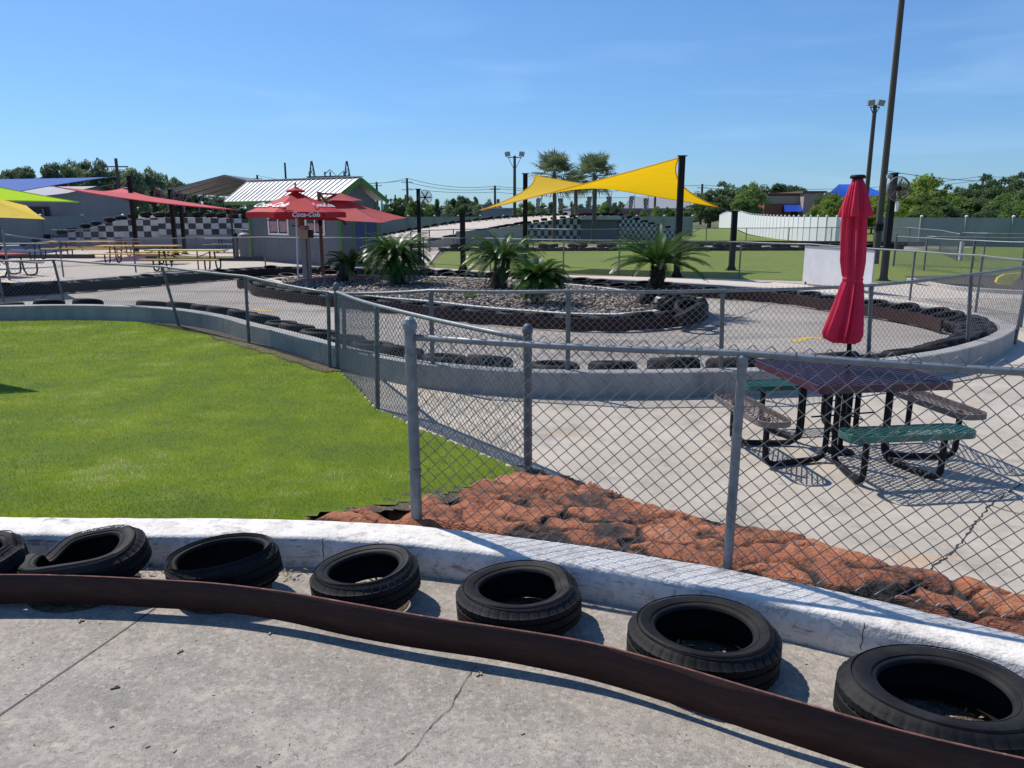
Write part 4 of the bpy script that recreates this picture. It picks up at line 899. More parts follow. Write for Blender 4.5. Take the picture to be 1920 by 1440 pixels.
for k in range(6): s.bar(V(cx, cy, ct.z - .12), K8[k] - V(0, 0, .04), .012, .02)
s.build('rib', M['white_trim'], cu)
def letters_on(name, txt, size, c0, xdir, ydir, m, parent, shear=.35, bold=.006):
    gv, gf = text_geo(txt, size, shear, 0., bold); x = xdir.normalized(); y = (ydir - x * ydir.dot(x)).normalized(); nrm = x.cross(y)
    s = MB(); s.add([c0 + x * p.x + y * p.y + nrm * .012 for p in gv], gf); return s.build(name, m, parent)
ap = V(cx, cy, ct.z - .03)
# front-left panel and front valance lettering
def panel(i, t):
    a, b = K8[i % 6], K8[(i + 1) % 6]; mid = (a + b) / 2; return ap.lerp(mid, t) - V(0, 0, .03), (b - a), (ap - mid)
for i, sz in ((3, .36), (5, .3)):
    c0, xd, yd = panel(i, .68); letters_on('lettering', 'Coca-Cola', sz, c0 + V(0, -.02, .03), xd, yd, M['white_trim'], cu)
for i in (4,):
    a, b = K8[i], K8[(i + 1) % 6]; mid = a.lerp(b, .6) + V(0, -.0, -.065); mid = mid + (mid - V(cx, cy, mid.z)).normalized() * -.02; letters_on('lettering', 'Coca-Cola', .17, mid + V(0, -.012, 0), b - a, V(0, 0, 1), M['white_trim'], cu)
# cantilever
cu2 = T('cantilever_umbrella', 'faded red two tier square umbrella on a side pole in front of the shed', 'umbrella', V(-5.79, 23.7, .15))
C4 = [V(-3.36, 25.3, 1.95), V(-6.3, 25.9, 2.0), V(-7.15, 22.9, 1.93), V(-3.66, 22.35, 1.84)]; apx = V(-5.25, 24.1, 2.66)
s = MB(); canopy(s, apx - V(0, 0, .1), C4, .16); s.build('canopy', M['faded_red'], cu2)
s = MB(); canopy(s, apx + V(0, 0, .06), [apx + (c - apx) * .33 + V(0, 0, .07) for c in C4], .05, n=4); s.build('vent_tier', M['faded_red'], cu2)
s = MB(); b = V(-5.79, 23.7, .15); s.bar(b, b + V(0, 0, 2.58), .07, .09); s.build('pole', M['brown_wood'], cu2)
s = MB(); s.bar(V(-5.79, 23.66, 2.7), V(-5.0, 23.7, 1.75), .05, .07); s.bar(V(-5.79, 23.7, 2.68), apx, .05, .05)
for c in C4: s.bar(apx - V(0, 0, .14), c - V(0, 0, .03), .02, .03)
s.build('arm', M['brown_wood'], cu2)
s = MB(); p = b + V(.02, -.08, 1.7); s.box(p, (.1, .08, .22)); s.lathe([(.001, 0), (.05, 0), (.05, .05), (.001, .06)], p + V(0, -.05, .1), 10); s.build('crank_box', M['black_metal'], cu2)
# post with box
gpz = V(-6.03, 22.75, .15); pp = T('timber_post', 'pale square timber post with a small box, between the two red umbrellas', 'post', gpz)
s = MB(); s.box(gpz + V(-.04, 0, .8), (.14, .14, 1.6)); s.box(gpz + V(.09, .02, .8), (.07, .1, 1.6)); s.build('post', M['gray_wood'], pp)
s = MB(); s.box(gpz + V(-.08, 0, 1.78), (.13, .11, .5)); s.build('post_head', M['brown_wood'], pp)
s = MB(); s.box(gpz + V(0, -.1, 1.36), (.26, .1, .26)); s.build('box', M['beige'], pp)
s = MB(); s.box(gpz + V(.2, -.06, 1.37), (.12, .12, .22)); s.build('meter', M['bldg_dark'], pp)
s = MB(); s.bar(gpz + V(-.35, -.02, 1.6), gpz + V(.1, -.02, 1.58), .03, .03); s.build('bracket', M['black_metal'], pp)
# ==================================================================== SHADE SAILS AND POSTS
def steel_post(base, top, label, group=None, s_=.19, foot=True, name='steel_post', cat='post'):
    o = T(name, label, cat, base, group); h = (top - base).length
    s = MB(); w_ = s_
    s.bar(base + V(0, -w_ * .42, 0), top + V(0, -w_ * .42, 0), w_, w_ * .14, up=V(1, 0, 0)); s.bar(base + V(0, w_ * .42, 0), top + V(0, w_ * .42, 0), w_, w_ * .14, up=V(1, 0, 0)) if False else None
    s = MB(); s.bar(base, top, w_, w_); s.build('column', M['black_metal'], o)
    s = MB(); s.box(top + V(0, 0, .012), (w_ * 1.5, w_ * 1.5, .024)); s.build('cap_plate', M['black_metal'], o)
    if foot:
        s = MB(); s.box(base + V(0, 0, .015), (w_ * 2, w_ * 2, .03))
        for dx in (-1, 1): s.add([base + V(dx * w_ * .5, -.01, .03), base + V(dx * w_ * .95, -.01, .03), base + V(dx * w_ * .5, -.01, .22), base + V(dx * w_ * .5, .01, .03), base + V(dx * w_ * .95, .01, .03), base + V(dx * w_ * .5, .01, .22)], [(0, 1, 2), (5, 4, 3), (0, 3, 4, 1), (1, 4, 5, 2), (2, 5, 3, 0)])
        s.build('base_plate', M['black_metal'], o)
    return o
def sail(corners, inw, m, label, n=26, ropes=(), sagz=0.):
    """corners in order; edges bow inwards by inw (fraction)"""
    o = T('shade_sail', label, 'shade sail', corners[0]); K = len(corners); c = sum(corners, V(0, 0, 0)) / K
    def edge(i, t):
        a, b = corners[i % K], corners[(i + 1) % K]; mid = (a + b) / 2; k_ = inw if not isinstance(inw, (list, tuple)) else inw[i % K]
        return a.lerp(b, t) + (c - mid) * k_ * 4 * t * (1 - t) + V(0, 0, -sagz * 4 * t * (1 - t))
    vs = []; fs = []
    if K == 4:
        for i in range(n + 1):
            u = i / n
            for j in range(n + 1):
                v = j / n
                p = (edge(0, u) * (1 - v) + edge(2, 1 - u) * v) + (edge(3, 1 - v) * (1 - u) + edge(1, v) * u) - (corners[0] * (1 - u) * (1 - v) + corners[1] * u * (1 - v) + corners[2] * u * v + corners[3] * (1 - u) * v)
                vs.append(p)
        fs = [(i * (n + 1) + j, (i + 1) * (n + 1) + j, (i + 1) * (n + 1) + j + 1, i * (n + 1) + j + 1) for i in range(n) for j in range(n)]
    else:
        for i in range(3):
            for j in range(n):
                a, b = edge(i, j / n), edge(i, (j + 1) / n); base = len(vs)
                for k in range(n // 2 + 1): t = k / (n // 2); vs += [c.lerp(a, t), c.lerp(b, t)]
                fs += [(base + 2 * k, base + 2 * k + 2, base + 2 * k + 3, base + 2 * k + 1) for k in range(n // 2)]
    s = MB(); s.add(vs, fs); s.build('fabric', m, o, smooth=True)
    s = MB()
    for i in range(K): s.tube([edge(i, t) for t in np.linspace(0, 1, 24)], .022, 6)
    s.build('hem_cable', m if not ropes else M['yellow_dark'] if False else m, o)
    for a, b in ropes: s = MB(); s.tube([a, b], .016, 6); s.build('turnbuckle', M['galv'], o)
    return o
Yp = {'tall': (at(1270, 522, 26.1), at(1279, 293, 26.1)), 'mid': (at(986, 505, 29.2), at(985, 325, 29.2)), 'low_r': (V(7.62, 26.9, 0), at(1378, 396, 26.9)), 'low_l': (V(-1.8, 29.4, 0), at(868, 398, 29.4))}
p_tall = V(Yp['tall'][1].x, 26.1, 0); p_mid = V(Yp['mid'][1].x, 32.5, 0)
tall_t = at(1279, 293, 26.1); mid_t = at(985, 326, 32.5); lr_t = at(1378, 396, 29.2); ll_t = at(867, 399, 29.2)
steel_post(V(tall_t.x, 26.1, 0), tall_t, 'tallest black steel post holding the high corner of the yellow sail')
steel_post(V(mid_t.x, 32.5, 0), mid_t, 'black steel post at the back left corner of the yellow sail')
steel_post(V(lr_t.x, 29.2, 0), lr_t, 'short black steel post at the right tip of the yellow sail')
steel_post(V(ll_t.x, 29.2, 0), ll_t, 'short black steel post at the left tip of the yellow sail')
cA = at(901, 394, 29.6); cB = at(1002, 329, 32.0); cC = at(1346, 388, 29.2); cD = at(1273, 296, 26.2)
sail([cD, cC, cB, cA], (.17, .17, .17, .12), M['yellow_sail'], 'yellow twisted shade sail stretched between four black posts', ropes=((cA, ll_t - V(0, 0, .05)), (cB, mid_t - V(0, 0, .1)), (cC, lr_t - V(0, 0, .08)), (cD, tall_t - V(0, 0, .08))))
# pink
pA = at(103, 350, 36); pB = at(228, 353, 44); pC = at(446, 393.5, 36)
q1 = at(242, 331, 40); steel_post(V(q1.x, 40, 0), q1, 'tall black post beside the upper corner of the pink sail', s_=.17)
sail([pA, pC, pB], (.13, .2, .1), M['pink_sail'], 'long pink shade sail over the yellow picnic tables', ropes=((pB, at(242, 333, 40)),), sagz=.15)
bA = at(207, 332, 60); bB = at(-190, 338, 52); bC = at(-60, 378, 36)
sail([bA, bB, bC], (.1, .1, .12), M['blue_sail'], 'blue shade sail at the upper left', ropes=((bA, at(219, 330.5, 62)),))
lA = at(149, 379, 34); lB = at(-160, 318, 30); lC = at(-200, 374, 30)
sail([lA, lB, lC], (.1, .1, .06), M['lime_sail'], 'lime green shade sail between the blue sail and the yellow umbrella')
# yellow cantilever umbrella at the left edge
yu = T('cantilever_umbrella', 'yellow square umbrella cut off by the left edge of the photo', 'umbrella', V(-15.1, 21.2, 0))
Yc = [V(-12., 20.2, 1.95), V(-14.1, 22.9, 2.32), V(-16.9, 21.6, 2.4), V(-14.9, 18.8, 2.05)]; ya = V(-14.4, 20.9, 2.75)
s = MB(); canopy(s, ya, Yc, .14); s.build('canopy', M['yellow_umb'], yu)
s = MB(); s.bar(V(-16.9, 22.6, 0), V(-16.9, 22.6, 3.), .08, .08); s.bar(V(-16.9, 22.6, 2.95), ya + V(0, 0, .1), .06, .06); s.build('pole', M['black_metal'], yu)
# ==================================================================== FANS
def fan(c, R, label, yaw, post=None, postw=.14, nb=6, tilt=0.):
    o = T('drum_fan', label, 'fan', c); Rm = (Matrix.Rotation(yaw, 3, 'Z') @ Matrix.Rotation(PI / 2 + tilt, 3, 'X'))
    s = MB(); s.lathe([(R, -.045), (R + .012, -.045), (R + .012, .045), (R, .045)], c, 28, Rm, closed=True)
    for z in (-.06, .06):
        for rr in (.2, .33, .46, .59, .72, .85, .97): s.lathe([(R * rr - .003, z), (R * rr + .003, z), (R * rr + .003, z + .004), (R * rr - .003, z + .004)], c, 24, Rm, closed=True)
        for k in range(18): a = 2 * PI * k / 18; s.bar(c + Rm @ V(R * .12 * math.cos(a), R * .12 * math.sin(a), z), c + Rm @ V(R * math.cos(a), R * math.sin(a), z), .005, .005)
    s.build('cage', M['fan_cage'], o)
    s = MB()
    for k in range(nb):
        a = 2 * PI * k / nb; u = V(math.cos(a), math.sin(a), 0); t = V(-u.y, u.x, 0)
        s.add([c + Rm @ p for p in (u * .03 * R - t * .04 * R, u * R * .9 - t * .1 * R + V(0, 0, -.03), u * R * .9 + t * .13 * R + V(0, 0, .03), u * .03 * R + t * .06 * R)], [(0, 1, 2, 3)])
    s.build('blades', M['fan_blade'], o)
    s = MB(); s.lathe([(.001, -.1), (R * .2, -.08), (R * .2, .08), (.001, .1)], c, 14, Rm); s.build('motor', M['black_metal'], o)
    if post is not None:
        s = MB(); s.bar(c, post, .03, .03); s.build('bracket', M['galv'], o)
fp = at(784, 355, 33.5); steel_post(V(fp.x, 33.5, 0), fp, 'black post carrying the fan right of the shed', s_=.15); fan(at(797, 370, 33.4), .29, 'round fan with red brown blades right of the shed', .15, at(784, 370, 33.5))
f1 = at(319, 356, 40); steel_post(V(f1.x, 40, 0), f1, 'black post between the two fans behind the pink sail', s_=.18)
fan(at(297, 366, 39.8), .31, 'left fan of the pair above the pink sail', -.5, at(317, 372, 40)); fan(at(332, 367, 39.8), .31, 'right fan of the pair above the pink sail', .3, at(320, 375, 40))
f2 = at(338, 377, 41); steel_post(V(f2.x, 41, 0), f2, 'short black post below the right fan of the pair', s_=.16)
f3 = at(1677, 326, 24.6); rb = V(f3.x, 24.6, 0); steel_post(rb, f3, 'black steel post holding the large fan near the tall light pole', s_=.17)
fan(at(1684, 354, 24.4), .36, 'large grey fan on the black post near the tall light pole', .12, at(1677, 356, 24.6), nb=5)
s = MB(); c = at(1668, 331, 24.5); s.box(c, (.16, .1, .11)); s.bar(c, at(1677, 333, 24.6), .03, .03); tag(s.build('floodlight', M['lamp_glass']), 'small floodlight clamped at the top of the fan post', 'floodlight')
s = MB(); c = at(1682, 378, 24.4); s.bar(c, c - V(0, 0, .3), .08, .08); s.build('mount', M['white_trim'], bpy.data.objects['drum_fan.003'])
# ==================================================================== SHED
A = V(-12.0, 36.0, 0); a_ = V(.715, -.70, 0).normalized(); d_ = V(.70, .715, 0).normalized(); Lw = 7.35; Dw = 1.75; H = 2.55
sh = T('kiosk_shed', 'grey clapboard ticket shed with white ribbed roof and green trim', 'shed', A)
C = A + a_ * Lw; B = C + d_ * Dw; A2 = A + d_ * Dw; Z = V(0, 0, 1)
s = MB(); pk = H + .62
s.add([A, C, C + Z * H, A + Z * H], [(0, 1, 2, 3)])
s.add([C, B, B + Z * H, C + d_ * Dw / 2 + Z * pk, C + Z * H], [(0, 1, 2, 3, 4)]); s.add([B, A2, A2 + Z * H, B + Z * H], [(0, 1, 2, 3)]); s.add([A2, A, A + Z * H, A + d_ * Dw / 2 + Z * pk, A2 + Z * H], [(0, 1, 2, 3, 4)])
for k in range(1, 18):   # lap siding shadow lines
    z = k * .14; s.bar(A + Z * z - d_ * .006, C + Z * z - d_ * .006, .012, .012); s.bar(C + Z * z + a_ * .006, B + Z * z + a_ * .006, .012, .012)
s.build('wall', M['shed_wall'], sh)
r0, r1 = A - a_ * 1.6, C + a_ * .25; ov = .42; rz = H + .8 + .12; ez = H + .06
e0, e1 = r0 - d_ * ov + Z * ez, r1 - d_ * ov + Z * ez; k0, k1 = r0 + d_ * Dw / 2 + Z * (rz + .1), r1 + d_ * Dw / 2 + Z * rz; g0, g1 = r0 + d_ * (Dw + ov) + Z * ez, r1 + d_ * (Dw + ov) + Z * ez
s = MB(); t = Z * .03; s.add([e0, e1, k1, k0, e0 + t, e1 + t, k1 + t, k0 + t], [(0, 3, 2, 1), (4, 5, 6, 7), (0, 1, 5, 4), (0, 4, 7, 3), (1, 2, 6, 5)]); s.add([g0, g1, k1, k0, g0 + t, g1 + t, k1 + t, k0 + t], [(0, 1, 2, 3), (4, 7, 6, 5), (0, 4, 5, 1), (1, 5, 6, 2)])
nr = 24
for k in range(nr + 1): f = k / nr; s.bar(e0.lerp(e1, f) + t * 1.5, k0.lerp(k1, f) + t * 1.5, .03, .03)
s.bar(k0 + t * 1.6, k1 + t * 1.6, .2, .03)
s.build('roof', M['roof_metal'], sh)
s = MB(); s.bar(e0 - Z * .07, e1 - Z * .07, .03, .14); s.bar(e1 - Z * .07 + a_ * .02, k1 - Z * .07 + a_ * .02, .03, .17); s.bar(k1 - Z * .07 + a_ * .02, g1 - Z * .07 + a_ * .02, .03, .17)
for p in (A, C): s.bar(p - d_ * .02 + Z * .0, p - d_ * .02 + Z * H, .1, .1)
s.bar(B + a_ * .02, B + a_ * .02 + Z * H, .08, .08); s.bar(C + a_ * .02 + d_ * .62, C + a_ * .02 + d_ * .62 + Z * 2.1, .05, .07); s.bar(C + a_ * .02 + d_ * 1.15, C + a_ * .02 + d_ * 1.15 + Z * 2.1, .05, .07)
s.build('trim', M['green_trim'], sh)
s = MB(); s.bar(C + a_ * .01 + d_ * .88 + Z * .05, C + a_ * .01 + d_ * .88 + Z * 2.05, .02, .5, up=d_) ; s.bar(C + a_ * .01 + d_ * 1.45 + Z * .05, C + a_ * .01 + d_ * 1.45 + Z * 2.05, .02, .5, up=d_); s.build('door', M['blue_door'], sh)
# far porch post of the roof overhang
s = MB(); s.bar(e0 + d_ * .2 + a_ * .2 - Z * ez, e0 + d_ * .2 + a_ * .2 - Z * .08, .07, .07); s.build('porch_post', M['bldg_dark'], sh)
M['poster'] = layered('poster print', (.35, .08, .1), [((.6, .2, .05), 6, .45, .55, 1, (1, 1, 4)), ((.1, .25, .4), 9, .5, .56, .9, (2, 2, 3)), ((.75, .7, .65), 14, .58, .64, .9, (1, 1, 3))], bump=0.0001, rough=.4)
def shed_window(px0, px1, y0, y1, npan):
    # find along wall
    def along(px):
        lo, hi = 0., Lw
        for _ in range(40):
            m = (lo + hi) / 2; p = A + a_ * m; u = 960 + FL * p.x / (p.y * cP + .6 * sP)
            if u < px: lo = m
            else: hi = m
        return lo
    s0, s1 = along(px0), along(px1); p = A + a_ * (s0 + s1) / 2; z0 = at(px0, y1, p.y).z; z1 = at(px0, y0, p.y).z
    wdw = MB(); q = lambda s_, z_: A + a_ * s_ + Z * z_ - d_ * .03
    for s_ in (s0, s1): wdw.bar(q(s_, z0), q(s_, z1), .06, .07)
    for z_ in (z0, z1): wdw.bar(q(s0 - .04, z_), q(s1 + .04, z_), .06, .08)
    for k in range(1, npan): f = s0 + (s1 - s0) * k / npan; wdw.bar(q(f, z0), q(f, z1), .05, .05)
    wo = wdw.build('window', M['white_trim'], sh)
    g = MB(); g.add([q(s0, z0) + d_ * .015, q(s1, z0) + d_ * .015, q(s1, z1) + d_ * .015, q(s0, z1) + d_ * .015], [(0, 1, 2, 3)]); go = g.build('pane', M['bldg_dark'], wo)
    for k in range(npan):
        f0 = s0 + (s1 - s0) * (k + .12) / npan; f1 = s0 + (s1 - s0) * (k + .88) / npan; g = MB(); g.add([q(f0, z0 + .1) + d_ * .008, q(f1, z0 + .1) + d_ * .008, q(f1, z1 - .32) + d_ * .008, q(f0, z1 - .32) + d_ * .008], [(0, 1, 2, 3)]); g.build('poster', M['poster'], wo)
shed_window(505, 541, 401, 439, 2); shed_window(575, 609, 404, 439, 2)
s = MB(); s.box(A + a_ * 3.6 - d_ * .03 + Z * 1.95, (.7, .03, .14), math.atan2(a_.y, a_.x)); s.build('small_sign', M['white_trim'], sh)
# wheelie bin and bollard bits
for px, lb, w_ in ((461, 'round grey litter bin in front of the shed corner', .3), (443.5, 'slim dark post bin left of the round grey bin', .14)):
    b = G(px, 484, 0); o = T('litter_bin', lb, 'bin', b); s = MB(); s.lathe([(w_ * .85, 0), (w_, .95), (w_ * 1.05, .97), (w_ * 1.05, 1.02)], b, 18); s.build('body', M['bin'], o)
    s = MB(); s.lathe([(w_ * 1.06, 1.02), (w_ * .9, 1.12), (w_ * .4, 1.2), (.001, 1.21)], b, 18); s.build('lid', M['bin'] if w_ > .2 else M['black_metal'], o)
# ==================================================================== YELLOW TABLES, DARK TABLE
def trestle(loc, L, m, label, rz, seat_m=None, group='yellow picnic tables on the plaza'):
    o = T('picnic_table', label, 'picnic table', loc, group, rz)
    s = MB(); s.box((0, 0, .75), (L, .72, .045)); s.build('tabletop', M[m], o, world=False)
    for sy in (-.72, .72): s = MB(); s.box((0, sy, .44), (L, .26, .04)); s.build('bench_seat', M[seat_m or m], o, world=False)
    for sx in (-L * .33, L * .33):
        s = MB()
        for sy in (-1, 1):
            s.tube([V(sx, sy * .2, .72), V(sx, sy * .28, .2), V(sx, sy * .36, .05), V(sx, sy * .5, .03), V(sx, sy * .68, .06), V(sx, sy * .72, .2), V(sx, sy * .72, .42)], .03, 8)
        s.bar((sx, -.2, .7), (sx * .2, 0, .4), .025, .025); s.build('leg', M['black_metal'], o, world=False)
    return o
trestle(V(-15.9, 33.2, 0), 3.4, 'yellow_pl', 'left yellow picnic table under the pink sail', .03)
trestle(V(-12.2, 29.2, 0), 2.9, 'yellow_mesh', 'front ochre picnic table nearest the far fence', -.03)
trestle(V(-20.5, 38.2, 0), 4.4, 'yellow_pl', 'rear long yellow picnic table near the checkered ramp', .02)
trestle(V(-14.6, 43.0, 0), 4.4, 'chk_white', 'white topped picnic table in front of the checkered ramp', .02, 'bin', None)
trestle(V(-22.6, 35.6, 0), 2.6, 'bin', 'dark picnic table at the left side of the plaza', .1, None, None)
trestle(V(-17.2, 24.2 + 2.2, 0), 1.5, 'faded_red', 'red topped picnic table cut off at the left edge', -.5, 'bin', None)
s = MB(); s.box((-13.6, 35.5, .09), (6.2, .3, .18), -.02); tag(s.build('parking_kerb', M['bldg_dark']), 'long dark timber kerb behind the yellow tables', 'kerb')
s = MB(); s.box((-22.3, 37.3, .09), (4.5, .25, .18), -.02); tag(s.build('parking_kerb', M['bldg_dark']), 'dark timber kerb behind the dark picnic table', 'kerb')
# ==================================================================== LEFT CHECKERED RAMP
def checker(mb, P0, P1, zt0, zt1, z0, cell, rowh, nudge=0.):
    """wall from P0 to P1, top sloping zt0->zt1, tiles coloured in two slots"""
    d = P1 - P0; L = d.length; n = max(1, int(L / cell)); d.normalize(); Rr = int(max(zt0, zt1) / rowh) + 2
    for i in range(n):
        f0, f1 = i / n, (i + 1) / n; a0 = P0 + d * L * f0; a1 = P0 + d * L * f1; h0 = zt0 + (zt1 - zt0) * f0; h1 = zt0 + (zt1 - zt0) * f1
        for j in range(Rr):
            za, zb = z0 + j * rowh, z0 + (j + 1) * rowh; t0, t1 = min(zb, h0), min(zb, h1)
            if t0 <= za and t1 <= za: continue
            mb.m = (i + j) % 2; mb.add([V(a0.x, a0.y, min(za, h0)), V(a1.x, a1.y, min(za, h1)), V(a1.x, a1.y, max(t1, min(za, h1))), V(a0.x, a0.y, max(t0, min(za, h0)))], [(0, 1, 2, 3)])
    mb.m = 0
def ramp_solid(mb, L, d_):
    """L: list of (point, height); depth vector d_"""
    for (p, h), (q, k) in zip(L, L[1:]):
        mb.add([V(p.x, p.y, h), V(q.x, q.y, k), V(q.x, q.y, k) + d_, V(p.x, p.y, h) + d_], [(0, 1, 2, 3)]); mb.add([V(p.x, p.y, 0) + d_, V(q.x, q.y, 0) + d_, V(q.x, q.y, k) + d_, V(p.x, p.y, h) + d_], [(3, 2, 1, 0)])
rl = T('checkered_ramp', 'long black and white checkered ramp wall at the left of the plaza', 'ramp', V(-25, 46.5, 0))
Lr = [(at(40, 458, 46.5), .15), (at(115, 458, 46.8), .85), (at(230, 458, 47), 1.72), (at(300, 458, 47.2), 1.85), (at(384, 458, 47.5), 1.85), (at(470, 458, 49), 1.75)]
Lr = [(V(p.x, p.y, 0), h) for p, h in Lr]
s = MB()
for (p, h), (q, k) in zip(Lr, Lr[1:]): checker(s, p, q, h, k, h - 1.02 if h > 1.7 else .35, .4, .34)
s.build('checkered_wall', [M['chk_white'], M['chk_black']], rl)
s = MB()
for (p, h), (q, k) in zip(Lr, Lr[1:]): s.add([V(p.x, p.y + .01, 0), V(q.x, q.y + .01, 0), V(q.x, q.y + .01, k), V(p.x, p.y + .01, h)], [(0, 1, 2, 3)])
s.build('base_wall', M['bldg_grey'], rl)
s = MB(); ramp_solid(s, Lr, V(.3, 4, 0)); s.build('ramp_deck', M['conc_plaza'], rl)
pts = [V(p.x, p.y + .35, h) for p, h in Lr]; tires_along(resample(smooth_path(pts, .3), .2), .74, 'large black tyre along the top of the left checkered ramp', 'tyres on top of the left ramp', .08, .2)
# ==================================================================== CENTRAL BRIDGE RAMP
cbz = T('checkered_bridge', 'kart bridge with checkered sides and a grey tunnel below', 'bridge', V(1.2, 62, 0)); Yb = 60.
def bx(x, y=Yb): p = at(x, 448, y); return V(p.x, y, 0)
Lb = [(bx(935), .72), (bx(987), 1.30), (bx(1088), 1.9)]; Lc = [(bx(1160), 1.93), (bx(1268), .78)]
s = MB()
for (p, h), (q, k) in zip(Lb, Lb[1:]): checker(s, p, q, h, k, 0, .27, .42)
s.build('checkered_wall', [M['chk_white'], M['chk_dark']], cbz); s = MB()
for (p, h), (q, k) in zip(Lc, Lc[1:]): checker(s, p, q, h, k, 0, .2, .27)
s.build('checkered_wall', [M['chk_white'], M['chk_dark']], cbz)
s = MB(); p, q = bx(1088), bx(1160); s.box(((p.x + q.x) / 2, Yb + .25, .95), (q.x - p.x, .3, 1.85)); s.build('tunnel_wall', M['tunnel'], cbz)
s = MB(); s.box(((p.x + q.x) / 2, Yb - .1, 1.78), (q.x - p.x, .5, .3)); s.build('lintel', M['chk_white'], cbz)
s = MB(); ramp_solid(s, Lb + Lc, V(-2.2, 5.5, 0)); s.build('bridge_deck', M['conc_plaza'], cbz)
# long approach ramp rising towards the bridge
s = MB(); n0, n1 = at(755, 441, 50), at(800, 447, 45); f0, f1 = at(1052, 403.5, 64), at(990, 417, 60)
ap_ = [V(at(700, 437, 54).x, 54, .45), V(at(850, 412, 58).x, 59, 1.35), V(at(1000, 404.5, 64).x, 64, 1.88), V(at(1100, 404, 65).x, 65, 1.93)]
an_ = [V(at(745, 443, 47).x, 47, .05), V(at(880, 430, 52).x, 53, .75), V(at(990, 413, 60).x, 60, 1.36), V(bx(1088).x, 60, 1.9)]
A1, A2_ = smooth_path(ap_, .5), smooth_path(an_, .5); k_ = 24
A1 = [A1[int(i * (len(A1) - 1) / k_)] for i in range(k_ + 1)]; A2_ = [A2_[int(i * (len(A2_) - 1) / k_)] for i in range(k_ + 1)]
s.add(A1 + A2_, [(i + k_ + 1, i + k_ + 2, i + 1, i) for i in range(k_)]); s.add([V(p.x, p.y, 0) for p in A2_] + A2_, [(i, i + 1, i + k_ + 2, i + k_ + 1) for i in range(k_)]); s.add([V(p.x, p.y, 0) for p in A1] + A1, [(i + 1, i, i + k_ + 1, i + k_ + 2) for i in range(k_)])
s.build('approach_ramp', M['conc_plaza'], cbz)
tires_along(resample(A1, .2), .78, 'tyre along the far edge of the ramp up to the bridge', 'tyres along the far edge of the bridge ramp', .08, .1, s=.85)
tires_along(resample(A2_[5:], .2), .72, 'tyre along the near edge of the ramp up to the bridge', 'tyres along the near edge of the bridge ramp', .08, .1, s=.8)
tires_along([V(p.x, p.y + .3, h) for p, h in resample2] if False else resample([V(Lb[-1][0].x, Yb + .3, 1.93), V(Lc[0][0].x, Yb + .3, 1.95), V(Lc[1][0].x, Yb + .3, .8)], .2), .62, 'tyre along the top of the bridge and its right slope', 'tyres along the top of the bridge', .06, .1, s=.85)
# screen wall left of the bridge
s = MB(); p, q = at(855, 433, 49), at(935, 431, 57); s.add([V(p.x, 49, 0), V(q.x, 57, 0), V(q.x, 57, .95), V(p.x, 49, 1.0), V(p.x, 49.06, 0), V(q.x, 57.06, 0), V(q.x, 57.06, .95), V(p.x, 49.06, 1.0)], [(0, 1, 2, 3), (7, 6, 5, 4), (3, 2, 6, 7)]); s.build('screen_panel', M['screen'], cbz)
# tyre rows on the far lawn
for k in range(48):
    x = -3.9 + k * .56; 
    for lv in range(2 if k % 3 else 1): put_mesh('tire', TIRE, V(x + .1 * lv, 44.3 + .02 * k + .12 * lv, .1 + .19 * lv), (random.uniform(-.12, .12), random.uniform(-.12, .12), random.uniform(0, 6)), 'black tyre in the long stacked row across the far lawn', 'tyre', 'stacked tyre row across the far lawn')
poly_sheet('far_track', [V(-5, 45, 0), V(26, 46, 0), V(30, 50, 0), V(10, 51.5, 0), V(-5, 51, 0)], .012, M['conc_track'])
s = MB(); sweep(s, resample(smooth_path([V(9, 51.6, 0), V(14, 52.5, 0), V(20, 52, 0), V(27, 50.5, 0)], .5), .5), [(-.15, 0), (-.15, .3), (.15, .3), (.15, 0)]); tag(s.build('rubber_belt', M['rust_belt']), 'brown barrier belt on the far track in front of the white boards', 'barrier belt')
# flags
for x, yt, yb in ((1012, 371, 397), (1052, 371, 392), (1107, 368, 388), (1143, 368, 388), (1187, 367, 395), (1213, 371, 396)):
    o = T('checkered_flag', 'checkered flag hanging limp on a thin pole by the bridge', 'flag', V(at(x, 400, 61).x + .1, 61, 1.5), 'checkered flags along the bridge'); t = at(x, yt, 61); b_ = at(x, yb, 61)
    s = MB(); s.tube([V(t.x + .14, 61, .0), V(t.x + .14, 61, t.z + .3)], .02, 6); s.build('pole', M['galv_dark'], o)
    s = MB(); hh = t.z - b_.z; r_ = 8; lean = random.uniform(-.25, .1)
    for i in range(3):
        for j in range(r_):
            s.m = (i + j) % 2; X = lambda q, z: t.x + .12 - .38 * q / 3 * (1 - .4 * z / r_) + lean * z / r_; zz = lambda q: t.z - hh * q / r_
            s.add([V(X(i, j), 61 + .03 * i, zz(j)), V(X(i + 1, j), 61 + .05 * i, zz(j) - .04), V(X(i + 1, j + 1), 61 + .05 * i, zz(j + 1) - .04), V(X(i, j + 1), 61 + .03 * i, zz(j + 1))], [(0, 1, 2, 3)])
    s.build('cloth', [M['chk_white'], M['chk_black']], o)
